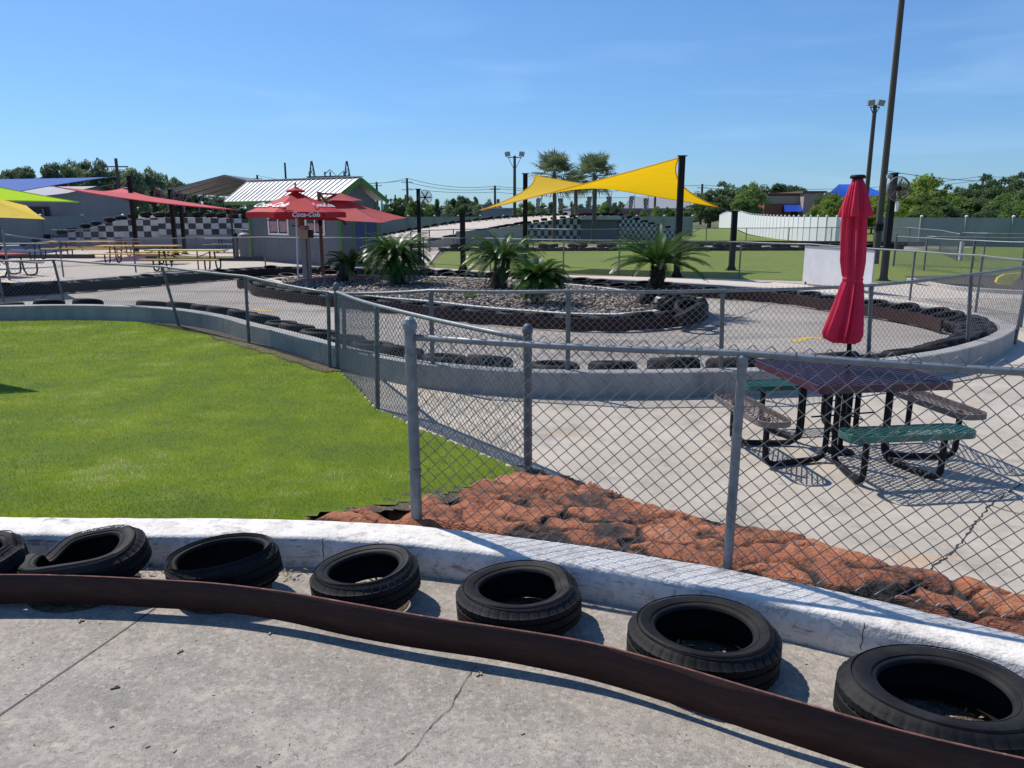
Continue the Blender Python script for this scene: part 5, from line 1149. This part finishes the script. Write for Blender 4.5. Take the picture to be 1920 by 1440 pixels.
# ==================================================================== FAR FENCES
def board_fence(P, h, step, mboard, mpost, label, capm=None, name='board_fence', pw=.1):
    o = T(name, label, 'fence', P[0]); pts = resample(smooth_path(P, .3), step)
    s = MB()
    for a, b in zip(pts, pts[1:]): d = (b - a); n = V(-d.y, d.x, 0).normalized() * .02; s.add([a + n, b + n, b + n + Z * h, a + n + Z * h, a - n, b - n, b - n + Z * h, a - n + Z * h], [(0, 1, 2, 3), (7, 6, 5, 4), (3, 2, 6, 7)])
    s.build('board_panel', mboard, o)
    for a in pts:
        s = MB(); s.box(a + V(0, -.03, (h + .06) / 2), (pw, pw, h + .06)); s.build('post', capm or mboard, o); s = MB(); s.box(a + V(0, -.03, h + .08), (pw * 1.2, pw * 1.2, .05)); s.add([a + V(x * pw * .6, y * pw * .6 - .03, h + .105) for x, y in ((-1, -1), (1, -1), (1, 1), (-1, 1))] + [a + V(0, -.03, h + .17)], [(0, 1, 4), (1, 2, 4), (2, 3, 4), (3, 0, 4)]); s.build('post_cap', mpost, o)
    return o
wf = [at(1308, 452, 70), at(1335, 438, 64), at(1370, 438, 60), at(1410, 450, 58), at(1500, 450, 57), at(1625, 450, 55)]
wf = [V(27.5, 104, -.05), V(25.2, 92, .35), V(23.9, 83, .42), V(22.9, 75, .12), V(22.4, 66, .0), V(22.5, 60, 0), V(23.5, 56.3, 0), V(25.6, 54.6, -.04)]
board_fence(wf, 1.83, 1.0, M['vinyl'], M['vinyl'], 'sunlit white vinyl board fence rising over a small hump', name='vinyl_fence')
board_fence([V(25.7, 54.5, 0), V(28, 52, 0), V(34, 49, 0), V(44, 45, 0), V(56, 40, 0)], 1.83, 2.6, M['screen'], M['vinyl'], 'long grey green screen fence with white post caps at the right', name='screen_fence', pw=.13)
board_fence([V(at(640, 430, 62).x, 66, 0), V(at(800, 430, 66).x, 70, 0), V(at(1000, 430, 72).x, 76, 0), V(at(1310, 430, 75).x, 74, 0)], 1.8, 2.6, M['screen'], M['vinyl'], 'grey green screen fence behind the bridge ramp', name='screen_fence', pw=.13)
board_fence([V(-45, 50, 0), V(-36, 54, 0), V(-28, 57, 0)], 1.9, 2.6, M['screen'], M['vinyl'], 'pale screen fence behind the left ramp', name='screen_fence', pw=.13)
# hump of grass under the white fence
hm = MB(); hv = []; n_ = 20
for i in range(n_ + 1):
    for j in range(n_ + 1):
        x = 6 + 34 * i / n_; y = 62 + 46 * j / n_; z = .5 * math.exp(-((x - 23) / 6) ** 2 - ((y - 88) / 9) ** 2) - .02; hv.append(V(x, y, z))
hm.add(hv, [(i * (n_ + 1) + j, (i + 1) * (n_ + 1) + j, (i + 1) * (n_ + 1) + j + 1, i * (n_ + 1) + j + 1) for i in range(n_) for j in range(n_)])
tag(hm.build('grass_mound', M['grass_far'], smooth=True), kind='structure')
# ==================================================================== LIGHT POLES AND UTILITY POLES
def flood_pole(x, ytop, Y, r, label, arm=True, wdt=1.6, heads=2):
    t = at(x, ytop, Y); o = T('light_pole', label, 'light pole', V(t.x, Y, 0)); s = MB(); s.tube([V(t.x, Y, 0), V(t.x, Y, t.z)], [r, r * .75], 12); s.build('pole', M['wood_pole'], o)
    if arm:
        s = MB(); s.bar(V(t.x - wdt / 2, Y, t.z - .15), V(t.x + wdt / 2, Y, t.z - .15), .08, .08)
        for q in (-1, 1): s.bar(V(t.x, Y, t.z - .15 - wdt * .9), V(t.x + q * wdt * .45, Y, t.z - .17), .05, .05)
        s.build('bracket_arm', M['wood_pole'], o)
        for q in np.linspace(-1, 1, heads):
            s = MB(); c = V(t.x + q * wdt / 2, Y - .1, t.z + .16); s.box(c, (.5, .3, .42), R=Matrix.Rotation(.3, 3, 'X') @ Matrix.Rotation(q * .15, 3, 'Y')); s.box(c + V(0, -.17, -.05), (.4, .03, .3), R=Matrix.Rotation(.3, 3, 'X')); s.build('floodlight', M['lamp_glass'], o)
flood_pole(965, 292, 76, .17, 'dark light pole with two floodlights left of the palms', wdt=1.35)
flood_pole(1641, 197, 62, .19, 'light pole with small floodlights near the blue roof', wdt=.75)
flood_pole(1697, -60, 33, .145, 'very tall dark pole leaving the top of the photo', arm=False)
s = MB(); c = at(1651, 428, 33); s.lathe([(.001, 0), (.16, 0), (.16, .3), (.001, .32)], c - V(0.1, .1, .1), 12); tag(s.build('junction_box', M['black_metal']), 'black round box strapped to the tall dark pole', 'box')
s = MB(); b_ = G(1648, 470, .7); s.lathe([(1.0, 0), (1.0, .62), (.001, .66)], V(b_.x, 34.5, 0), 20); tag(s.build('pole_plinth', M['conc_wall']), 'round concrete plinth at the foot of the tall pole', 'plinth')
s = MB(); b_ = G(1800, 488, 0); s.box(V(b_.x, b_.y, .42), (.14, .14, .84)); tag(s.build('white_marker_post', M['sign_white']), 'short pale blue white marker post on the far right lawn', 'post')
def util(x, ytop, Y, label, arms=1, tr=False, group=None):
    t = at(x, ytop, Y); o = T('utility_pole', label, 'utility pole', V(t.x, Y, 0), group); s = MB(); k = Y / 100; s.tube([V(t.x, Y, 0), t], [.22 * k ** .5, .16 * k ** .5], 8); s.build('pole', M['wood_pole'], o)
    s = MB()
    for i in range(arms): s.bar(t + V(-1., 0, -.7 - i * 1.3), t + V(1., 0, -.7 - i * 1.3), .1, .1)
    s.build('crossarm', M['wood_pole'], o)
    if tr: s = MB(); s.lathe([(.3, -.5), (.3, .5), (.001, .55)], t + V(.6, 0, -3), 10); s.build('transformer', M['bin'], o)
    return t
U = [util(217, 297, 70, 'leaning utility pole beside the blue sail', 1, True), util(534, 305, 190, 'bare utility pole behind the white shed roof', 0), util(706, 341, 150, 'utility pole just right of the shed gable', 1), util(763, 334, 140, 'tall utility pole behind the left fan', 2, False), util(928, 348, 150, 'utility pole with transformer left of the twin floodlight pole', 1, True), util(1317, 345, 150, 'utility pole among the trees right of the yellow sail'), util(1845, 325, 150, 'utility pole rising above the right hand trees'), util(482, 328, 160, 'short utility pole at the left end of the shed roof'), util(1230, 330, 170, 'utility pole hidden behind the yellow sail')]
def wire(a, b, sag, label='power line'):
    s = MB(); s.tube([a.lerp(b, t) - Z * sag * 4 * t * (1 - t) for t in np.linspace(0, 1, 16)], .035, 4); return s
wires = T('power_lines', 'thin power lines crossing low over the far horizon', 'power line', V(0, 150, 0))
for (xa, ya, Ya), (xb, yb, Yb_), sg in [((-50, 372, 70), (217, 345, 70), .3), ((217, 345, 70), (470, 335, 150), .6), ((217, 352, 70), (470, 345, 150), .6), ((482, 329, 160), (763, 338, 140), 1.2), ((690, 343, 150), (763, 334, 140), .3), ((763, 334, 140), (928, 349, 150), .8), ((763, 341, 140), (928, 353, 150), .8), ((763, 353, 140), (928, 360, 150), .4), ((928, 349, 150), (1230, 345, 170), 1.), ((928, 353, 150), (1230, 350, 170), 1.), ((928, 360, 150), (1317, 362, 160), 1.), ((1317, 347, 150), (1845, 330, 150), 1.5), ((1317, 352, 150), (1845, 337, 150), 1.5), ((1240, 345, 150), (1317, 347, 150), .2), ((1660, 320, 100), (1990, 335, 120), .8), ((1845, 330, 150), (2000, 332, 150), .3)]:
    s = wire(at(xa, ya, Ya), at(xb, yb, Yb_), sg); s.build('wire', M['black_metal'], wires)
def lattice_tower(x, yt, Y, label, wdt=1.8):
    t = at(x, yt, Y); o = T('lattice_tower', label, 'pylon', V(t.x, Y, 0), 'substation lattice towers'); s = MB(); n = 8
    for sx in (-1, 1):
        for sy in (-1, 1): s.bar(V(t.x + sx * wdt, Y + sy * wdt, 0), V(t.x + sx * .12, Y + sy * .12, t.z), .14, .14)
    for k in range(n):
        f0, f1 = k / n, (k + 1) / n; w0, w1 = wdt * (1 - f0) + .12 * f0, wdt * (1 - f1) + .12 * f1
        s.bar(V(t.x - w0, Y - w0, t.z * f0), V(t.x + w1, Y - w1, t.z * f1), .09, .09); s.bar(V(t.x + w0, Y - w0, t.z * f0), V(t.x - w1, Y - w1, t.z * f1), .09, .09); s.bar(V(t.x - w0, Y - w0, t.z * f0), V(t.x + w0, Y - w0, t.z * f0), .09, .09)
    s.build('lattice', M['galv_dark'], o)
lattice_tower(584, 302, 180, 'left lattice tower above the shed roof'); lattice_tower(650, 302, 180, 'right lattice tower above the shed roof')
o = T('substation_frame', 'low steel substation frame between the two lattice towers', 'steel frame', V(at(620, 330, 180).x, 180, 0)); s = MB()
for x in (580, 609, 619, 645): t = at(x, 322, 180); s.bar(V(t.x, 180, 0), t, .3, .3)
s.bar(at(575, 332, 180), at(655, 330, 180), .2, .3); s.bar(at(609, 326, 180), at(619, 318, 180), .15, .15); s.bar(at(619, 318, 180), at(632, 331, 180), .12, .12); s.bar(at(645, 320, 180), at(632, 331, 180), .12, .12); s.build('frame', M['galv_dark'], o)
o = T('substation_frame', 'grey substation gantry behind the right end of the shed', 'steel frame', V(at(735, 390, 150).x, 150, 0)); s = MB()
for k, x in enumerate((716, 724, 733, 741, 752, 760)): s.bar(at(x, 402, 150), at(x, 372 - (k % 2) * 7, 150), .25, .25)
s.bar(at(714, 375, 150), at(762, 375, 150), .25, .25); s.bar(at(714, 384, 150), at(762, 384, 150), .2, .2); s.build('frame', M['galv'], o)
# ==================================================================== FAR BUILDINGS
def building(x0, x1, ytop, Y, depth, label, wall_m, roof_m=None, rise=0., cat='building', wins=(), over=.3, zb=0.):
    a = at(x0, ytop, Y); b = at(x1, ytop, Y); o = T('building', label, cat, V(a.x, Y, 0)); h = a.z; s = MB(); s.box(((a.x + b.x) / 2, Y + depth / 2, h / 2), (b.x - a.x, depth, h)); s.build('wall', wall_m, o)
    if roof_m:
        s = MB(); c = (a.x + b.x) / 2; l = (b.x - a.x) / 2 + over
        if rise: s.add([V(c - l, Y - over, h), V(c + l, Y - over, h), V(c + l, Y + depth / 2, h + rise), V(c - l, Y + depth / 2, h + rise), V(c - l, Y + depth + over, h), V(c + l, Y + depth + over, h)], [(0, 1, 2, 3), (3, 2, 5, 4), (0, 3, 4), (1, 5, 2)])
        else: s.box((c, Y + depth / 2, h + .1), (2 * l, depth + 2 * over, .2))
        s.build('roof', roof_m, o)
    for (wx0, wx1, y0, y1, m) in wins:
        p = at(wx0, y1, Y - .05); q = at(wx1, y0, Y - .05); s = MB(); s.box(((p.x + q.x) / 2, Y - .04, (p.z + q.z) / 2), (q.x - p.x, .1, q.z - p.z)); s.build('opening', m, o)
    return o
# left grey hall: gable towards the right
o = T('building', 'large plain grey hall with an open bay behind the blue sail', 'building', V(-38, 62, 0)); s = MB()
g = [at(108, 405, 56), at(252, 405, 66)]; gl, gr = V(g[0].x, 56, 0), V(g[1].x, 66, 0); zt = at(178, 352, 61).z; e1z = at(110, 367, 56).z; e2z = at(250, 380, 66).z
mid = (gl + gr) / 2; s.add([gl, gr, gr + Z * e2z, mid + Z * zt, gl + Z * e1z], [(0, 1, 2, 3, 4)]); lw = V(-30, 6, 0); s.add([gl + lw, gl, gl + Z * e1z, gl + lw + Z * e1z], [(0, 1, 2, 3)]); s.build('wall', M['bldg_grey'], o)
s = MB(); ov_ = V(.3, -.4, 0); s.add([gl + Z * e1z + ov_, mid + Z * (zt + .1) + ov_, mid + lw + Z * (zt + .1), gl + lw + Z * e1z + ov_, gr + Z * e2z, gr + lw + Z * e2z], [(0, 1, 2, 3), (1, 4, 5, 2)]); s.build('roof', M['bldg_roof'], o)
s = MB(); s.add([gl + V(-24, 4.7, 0), gl + V(-.6, .02, 0), gl + V(-.6, .02, 2.55), gl + V(-24, 4.7, 2.55)], [(0, 1, 2, 3)]); s.build('open_bay', M['bldg_dark'], o)
for k in range(4): s = MB(); b_ = gl + V(-1 - k * 2.6, .1 + .5 * k, 0); s.bar(b_, b_ + Z * 2.4, .9 if k % 2 else .2, .1); s.build('door_panel', M['bldg_grey'], o)
# carport
cp = T('carport', 'open grey steel carport with a ribbed gable roof left of the shed', 'carport', V(-26, 52, 0)); y0_, y1_ = 50., 78.
pl, pr_, pk_ = at(306, 361, y0_), at(540, 361, y0_), at(421, 331, y0_); zE = pl.z
Rf = MB()
for (a, b) in ((pl, pk_), (pk_, pr_)):
    Rf.add([V(a.x, y0_, a.z), V(b.x, y0_, b.z), V(b.x, y1_, b.z), V(a.x, y1_, a.z), V(a.x, y0_, a.z + .12), V(b.x, y0_, b.z + .12), V(b.x, y1_, b.z + .12), V(a.x, y1_, a.z + .12)], [(0, 1, 2, 3), (7, 6, 5, 4), (0, 4, 5, 1)])
Rf.add([V(pr_.x, y0_, zE - 1.), V(pr_.x, y1_, zE - 1.), V(pr_.x, y1_, zE), V(pr_.x, y0_, zE)], [(0, 1, 2, 3)]); Rf.build('roof', M['steel_roof'], cp)
for k in range(12):
    y = y0_ + .3 + k * (y1_ - y0_ - .6) / 11; s = MB()
    s.tube([V(pl.x + .1, y, 0), V(pl.x + .1, y, zE - .6), V(pl.x + .5, y, zE - .05), V(pk_.x, y, pk_.z - .1), V(pr_.x - .5, y, zE - .05), V(pr_.x - .1, y, zE - .6), V(pr_.x - .1, y, 0)], .06, 6); s.build('frame', M['galv_dark'], cp)
# parked karts under it
def kart(loc, rz, label, m):
    o = T('go_kart', label, 'go kart', loc, 'karts parked by the carport', rz); s = MB(); s.box((0, 0, .2), (1.7, .9, .16)); s.box((.7, 0, .3), (.35, 1.1, .22)); s.box((-.35, 0, .5), (.2, .5, .55)); s.build('body', m, o, world=False)
    for x in (-.6, .6):
        for y in (-.6, .6): s = MB(); s.lathe([(.03, -.1), (.17, -.1), (.17, .1), (.03, .1)], (x, y, .17), 12, Matrix.Rotation(PI / 2, 3, 'X')); s.build('wheel', M['rubber'], o, world=False)
    s = MB(); s.lathe([(.001, .26), (.12, .2), (.13, .08), (.1, 0)], (-.2, 0, .78), 10); s.build('headrest', M['chk_white'], o, world=False)
for k, x in enumerate((405, 418, 431, 444, 456)):
    p = at(x, 420, 62); kart(V(p.x, 62, 1.0), .6, 'small kart parked in the row on the platform by the carport', M['bin'] if k % 2 else M['fan_blade'])
s = MB(); p, q = at(395, 420, 62), at(470, 420, 62); s.box(((p.x + q.x) / 2, 62.5, .5), (q.x - p.x + 2, 4, 1.)); tag(s.build('kart_platform', M['conc_wall']), 'low concrete platform carrying the row of parked karts', 'platform')
# centre
building(862, 926, 385, 170, 20, 'far pale grey building behind the trees and the left palm', M['bldg_grey'], M['bldg_roof'])
building(735, 860, 397, 180, 15, 'low far grey shed behind the far trees', M['bldg_grey'], M['bldg_roof'])
building(905, 975, 392, 130, 12, 'white flat roofed building left of the palms', M['bldg_roof'], M['chk_white'])
building(1070, 1265, 392, 190, 30, 'long low grey building with a red band behind the bridge', M['bldg_grey'], M['bldg_roof'], .0, wins=((1070, 1265, 395, 402, M['brick_far']),))
building(1195, 1300, 391, 210, 25, 'distant red brown retail building under the yellow sail', M['brick_far'], M['bldg_roof'], 3)
o = building(1434, 1518, 371, 120, 18, 'brown brick shop with a beige parapet and blue awning', M['brick_far'], None, wins=((1434, 1518, 365, 382, M['beige']), (1434, 1500, 362, 367, M['brick_far']), (1483, 1494, 388, 404, M['bldg_dark']), (1466, 1471, 386, 400, M['bldg_dark'])))
p = at(1486, 384, 119); s = MB(); s.add([p + V(-1.3, 0, 0), p + V(1.3, 0, 0), p + V(1.3, -1.3, -1.), p + V(-1.3, -1.3, -1.), p + V(-1.3, 0, -1.), p + V(1.3, 0, -1.)], [(0, 3, 2, 1), (0, 4, 3), (1, 2, 5)]); s.build('awning', M['blue_roof'], o)
p, q = at(1508, 362, 118), at(1545, 362, 118); s = MB(); s.box(((p.x + q.x) / 2, 124, p.z / 2), (q.x - p.x, 12, p.z)); s.build('tower_block', M['beige'], o); s = MB(); s.box(((p.x + q.x) / 2 + 1.2, 123.9, p.z / 2 - .5), (q.x - p.x - 1.2, 12.2, p.z - 1)); s.box(((p.x + q.x) / 2, 124, p.z + .15), (q.x - p.x + .6, 12.6, .3)); s.build('tower_trim', M['dark_brown'], o)
p, q = at(1604, 343, 110), at(1640, 367, 110); s = MB(); w_ = q.x - p.x; s.add([V(p.x, 110, q.z), V(q.x + 2, 110, q.z), V(q.x + .4, 115, p.z), V(p.x - .2, 115, p.z), V(p.x - .2, 120, q.z), V(q.x + 2, 120, q.z)], [(0, 1, 2, 3), (3, 2, 5, 4), (1, 5, 2), (0, 3, 4)])
o = T('building', 'building with a bright blue roof behind the closed umbrella', 'building', V(p.x, 110, 0)); s.build('roof', M['blue_roof'], o); s = MB(); s.box(((p.x + q.x + 2) / 2, 115, q.z / 2 - .05), (w_ + 2, 9, q.z - .1)); s.build('wall', M['beige'], o)
s = MB(); building(-30, 90, 402, 75, 10, 'low pale wall of the hall annex at far left', M['bldg_roof'], None)
# ==================================================================== TREES
def crown_mesh(name, seed, nc, leaf, sx, sz, per, m, spread=1., taper=0.):
    rs = np.random.RandomState(seed); cen = []
    while len(cen) < nc:
        p = rs.uniform(-1, 1, 3); r = np.linalg.norm(p)
        if r < 1 and r > .25:
            k = 1 - taper * (p[2] * .5 + .5); cen.append((p[0] * sx * k, p[1] * sx * k, p[2] * sz, rs.uniform(.16, .34) * spread))
    Vs = []
    for cx_, cy_, cz_, r in cen:
        d = rs.normal(size=(per, 3)); d /= np.linalg.norm(d, axis=1)[:, None]; d[:, 2] = np.abs(d[:, 2]) * .9 - .25 * (rs.rand(per) < .4); rad = r * rs.uniform(.65, 1.1, (per, 1)); c = np.array([cx_, cy_, cz_]) + d * rad
        n = d + rs.normal(size=(per, 3)) * .5; n /= np.linalg.norm(n, axis=1)[:, None]; t = np.cross(n, rs.normal(size=(per, 3))); t /= np.linalg.norm(t, axis=1)[:, None]; b = np.cross(n, t); l = leaf * rs.uniform(.6, 1.4, (per, 1))
        Vs.append(np.stack([c - t * l, c + b * l * .5, c + t * l, c - b * l * .5], 1))
    Vs = np.concatenate(Vs).reshape(-1, 3); n = len(Vs) // 4
    me = bpy.data.meshes.new(name); me.vertices.add(n * 4); me.vertices.foreach_set('co', Vs.astype(np.float32).ravel()); me.loops.add(n * 4); me.loops.foreach_set('vertex_index', np.arange(n * 4, dtype=np.int32)); me.polygons.add(n); me.polygons.foreach_set('loop_start', np.arange(0, n * 4, 4, dtype=np.int32)); me.update(calc_edges=True); me.materials.append(m); return me
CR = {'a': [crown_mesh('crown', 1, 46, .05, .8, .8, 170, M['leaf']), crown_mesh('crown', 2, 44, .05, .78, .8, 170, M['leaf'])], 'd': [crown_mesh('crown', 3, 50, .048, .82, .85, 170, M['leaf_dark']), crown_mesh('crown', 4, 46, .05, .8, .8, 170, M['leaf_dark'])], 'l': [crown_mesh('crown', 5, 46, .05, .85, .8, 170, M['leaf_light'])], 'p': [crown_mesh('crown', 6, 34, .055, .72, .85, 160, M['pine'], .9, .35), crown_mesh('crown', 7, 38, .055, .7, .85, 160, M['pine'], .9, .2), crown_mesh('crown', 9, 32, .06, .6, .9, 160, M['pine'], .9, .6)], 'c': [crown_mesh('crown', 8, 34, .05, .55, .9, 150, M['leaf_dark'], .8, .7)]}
tm = MB(); tm.tube([(0, 0, 0), (.02, 0, .5), (0, 0, 1.)], [.05, .035, .02], 7)
for a in (0, 1.3, 2.6, 4.1, 5.3): tm.tube([(0, 0, .55), (.18 * math.cos(a), .18 * math.sin(a), .78), (.34 * math.cos(a), .34 * math.sin(a), 1.05)], [.022, .015, .006], 5)
to_ = tm.build('trunk', M['bark']); TM = to_.data; bpy.data.objects.remove(to_)
def tree(x, ytop, Y, wpx, kind, label, group, low=.1, zf=None):
    t = at(x, ytop - 5, Y); h = t.z; wd = wpx * Y / 1440 / 2 * 1.12; o = T('tree', label, 'tree', V(t.x, Y, -.05), group)
    cz = h * (1 + low) / 2; c = bpy.data.objects.new('crown', random.choice(CR[kind])); col.objects.link(c); c.parent = o; c.location = (0, 0, cz); c.scale = (wd / .95, wd / .95, h * (1 - low) / 2 / 1.02); c.rotation_euler = (0, 0, random.uniform(0, 6))
    k = bpy.data.objects.new('trunk', TM); col.objects.link(k); k.parent = o; k.scale = (h * .6, h * .6, h * .6)
    return o
TL = 'hazy tree in the wooded rise behind the left buildings'
for i, (x, y, w_) in enumerate([(-20, 322, 70), (14, 320, 60), (42, 313, 55), (70, 326, 50), (62, 340, 60), (95, 306, 55), (118, 296, 38), (135, 304, 50), (158, 300, 50), (180, 303, 55), (200, 308, 50), (150, 325, 90), (222, 318, 50), (245, 316, 55), (268, 318, 50), (288, 322, 50), (305, 330, 45), (322, 333, 40), (340, 341, 40), (355, 347, 35), (230, 335, 90), (290, 345, 90), (330, 355, 70), (375, 362, 60), (410, 372, 60), (440, 380, 60)]):
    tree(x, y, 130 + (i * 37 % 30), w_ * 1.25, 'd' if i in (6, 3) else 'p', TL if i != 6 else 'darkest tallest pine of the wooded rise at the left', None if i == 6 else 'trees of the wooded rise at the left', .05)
TR = [(1335, 352, 92, 60, 'd'), (1362, 341, 96, 62, 'd'), (1398, 349, 100, 50, 'd'), (1330, 372, 88, 50, 'd'), (1408, 341, 88, 50, 'a'), (1398, 362, 86, 44, 'a'), (1462, 338, 150, 60, 'd'), (1486, 342, 152, 45, 'd'), (1503, 352, 150, 30, 'd'), (1300, 385, 110, 40, 'd')]
for x, y, Y, w_, k in TR: tree(x, y, Y + 26, w_ * 1.15, k, 'dark round oak in the clump behind the white fence hump', 'trees right of the yellow sail', .04)
for x, y, Y, w_, k in [(1532, 388, 80, 34, 'l'), (1553, 378, 82, 44, 'l'), (1565, 368, 84, 50, 'l'), (1562, 362, 90, 34, 'a'), (1590, 372, 82, 50, 'l'), (1620, 365, 84, 50, 'l'), (1640, 372, 84, 40, 'l'), (1555, 355, 110, 40, 'd')]: tree(x, y, Y, w_ * 1.1, k, 'yellow green bushy tree between the brick shop and the tall poles', 'bushes around the closed umbrella', .0)
for x, y, Y, w_, k in [(1665, 350, 82, 50, 'l'), (1700, 345, 80, 60, 'l'), (1730, 331, 82, 66, 'l'), (1755, 338, 84, 55, 'l'), (1745, 360, 76, 70, 'a'), (1790, 345, 86, 50, 'd'), (1815, 350, 86, 50, 'a'), (1845, 336, 84, 60, 'd'), (1870, 325, 88, 60, 'd'), (1905, 328, 84, 60, 'd'), (1940, 320, 84, 70, 'd'), (1700, 370, 74, 70, 'l'), (1790, 368, 76, 70, 'a'), (1840, 365, 76, 60, 'd'), (1890, 362, 72, 60, 'a'), (1915, 375, 66, 56, 'a'), (1780, 380, 72, 50, 'd'), (1870, 385, 70, 60, 'd'), (1740, 385, 70, 60, 'a'), (1960, 340, 74, 70, 'd')]: tree(x, y, Y, w_ * 1.15, k, 'leafy tree in the dense belt above the grey green screen', 'tree belt above the right screen fence', .0)
for x, y, Y, w_, k in [(745, 372, 150, 26, 'a'), (762, 367, 150, 24, 'a'), (775, 375, 120, 24, 'a'), (790, 378, 120, 26, 'a'), (806, 384, 115, 22, 'a'), (819, 373, 118, 22, 'c'), (850, 368, 115, 26, 'd'), (863, 362, 115, 30, 'd'), (880, 372, 115, 26, 'd'), (870, 380, 112, 40, 'd'), (892, 371, 190, 20, 'p'), (917, 377, 190, 20, 'p'), (730, 385, 150, 30, 'a'), (700, 390, 150, 30, 'a'), (990, 380, 100, 40, 'a'), (975, 392, 95, 30, 'a'), (1135, 380, 120, 30, 'a'), (1150, 385, 118, 26, 'd'), (1010, 388, 110, 30, 'd')]: tree(x, y, Y, w_ * 1.1, k, 'small far tree in the gap between the shed and the palms', 'small far trees behind the approach ramp', .0)
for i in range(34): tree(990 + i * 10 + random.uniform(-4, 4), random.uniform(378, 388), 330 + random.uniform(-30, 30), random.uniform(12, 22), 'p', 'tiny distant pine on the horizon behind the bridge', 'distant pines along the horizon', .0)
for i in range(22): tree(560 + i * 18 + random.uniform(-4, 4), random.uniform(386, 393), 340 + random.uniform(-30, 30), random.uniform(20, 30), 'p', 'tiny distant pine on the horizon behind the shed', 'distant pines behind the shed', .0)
for x, y, w_ in [(1208, 392, 16), (1186, 394, 14), (1232, 388, 22), (1255, 390, 24), (1272, 386, 22)]: tree(x, y, 100, w_, 'a', 'small shrub in front of the long low far building', 'shrubs before the low building', .0)
# unseen sail added left of view so its tip shadows the near lawn

sail([V(-7.6, 10.66, 3.2), V(-15., 8.2, 3.6), V(-13., 14.5, 3.7)], (.08, .08, .08), M['blue_sail'], 'unseen shade sail added outside the left edge so its tip shades the lawn')
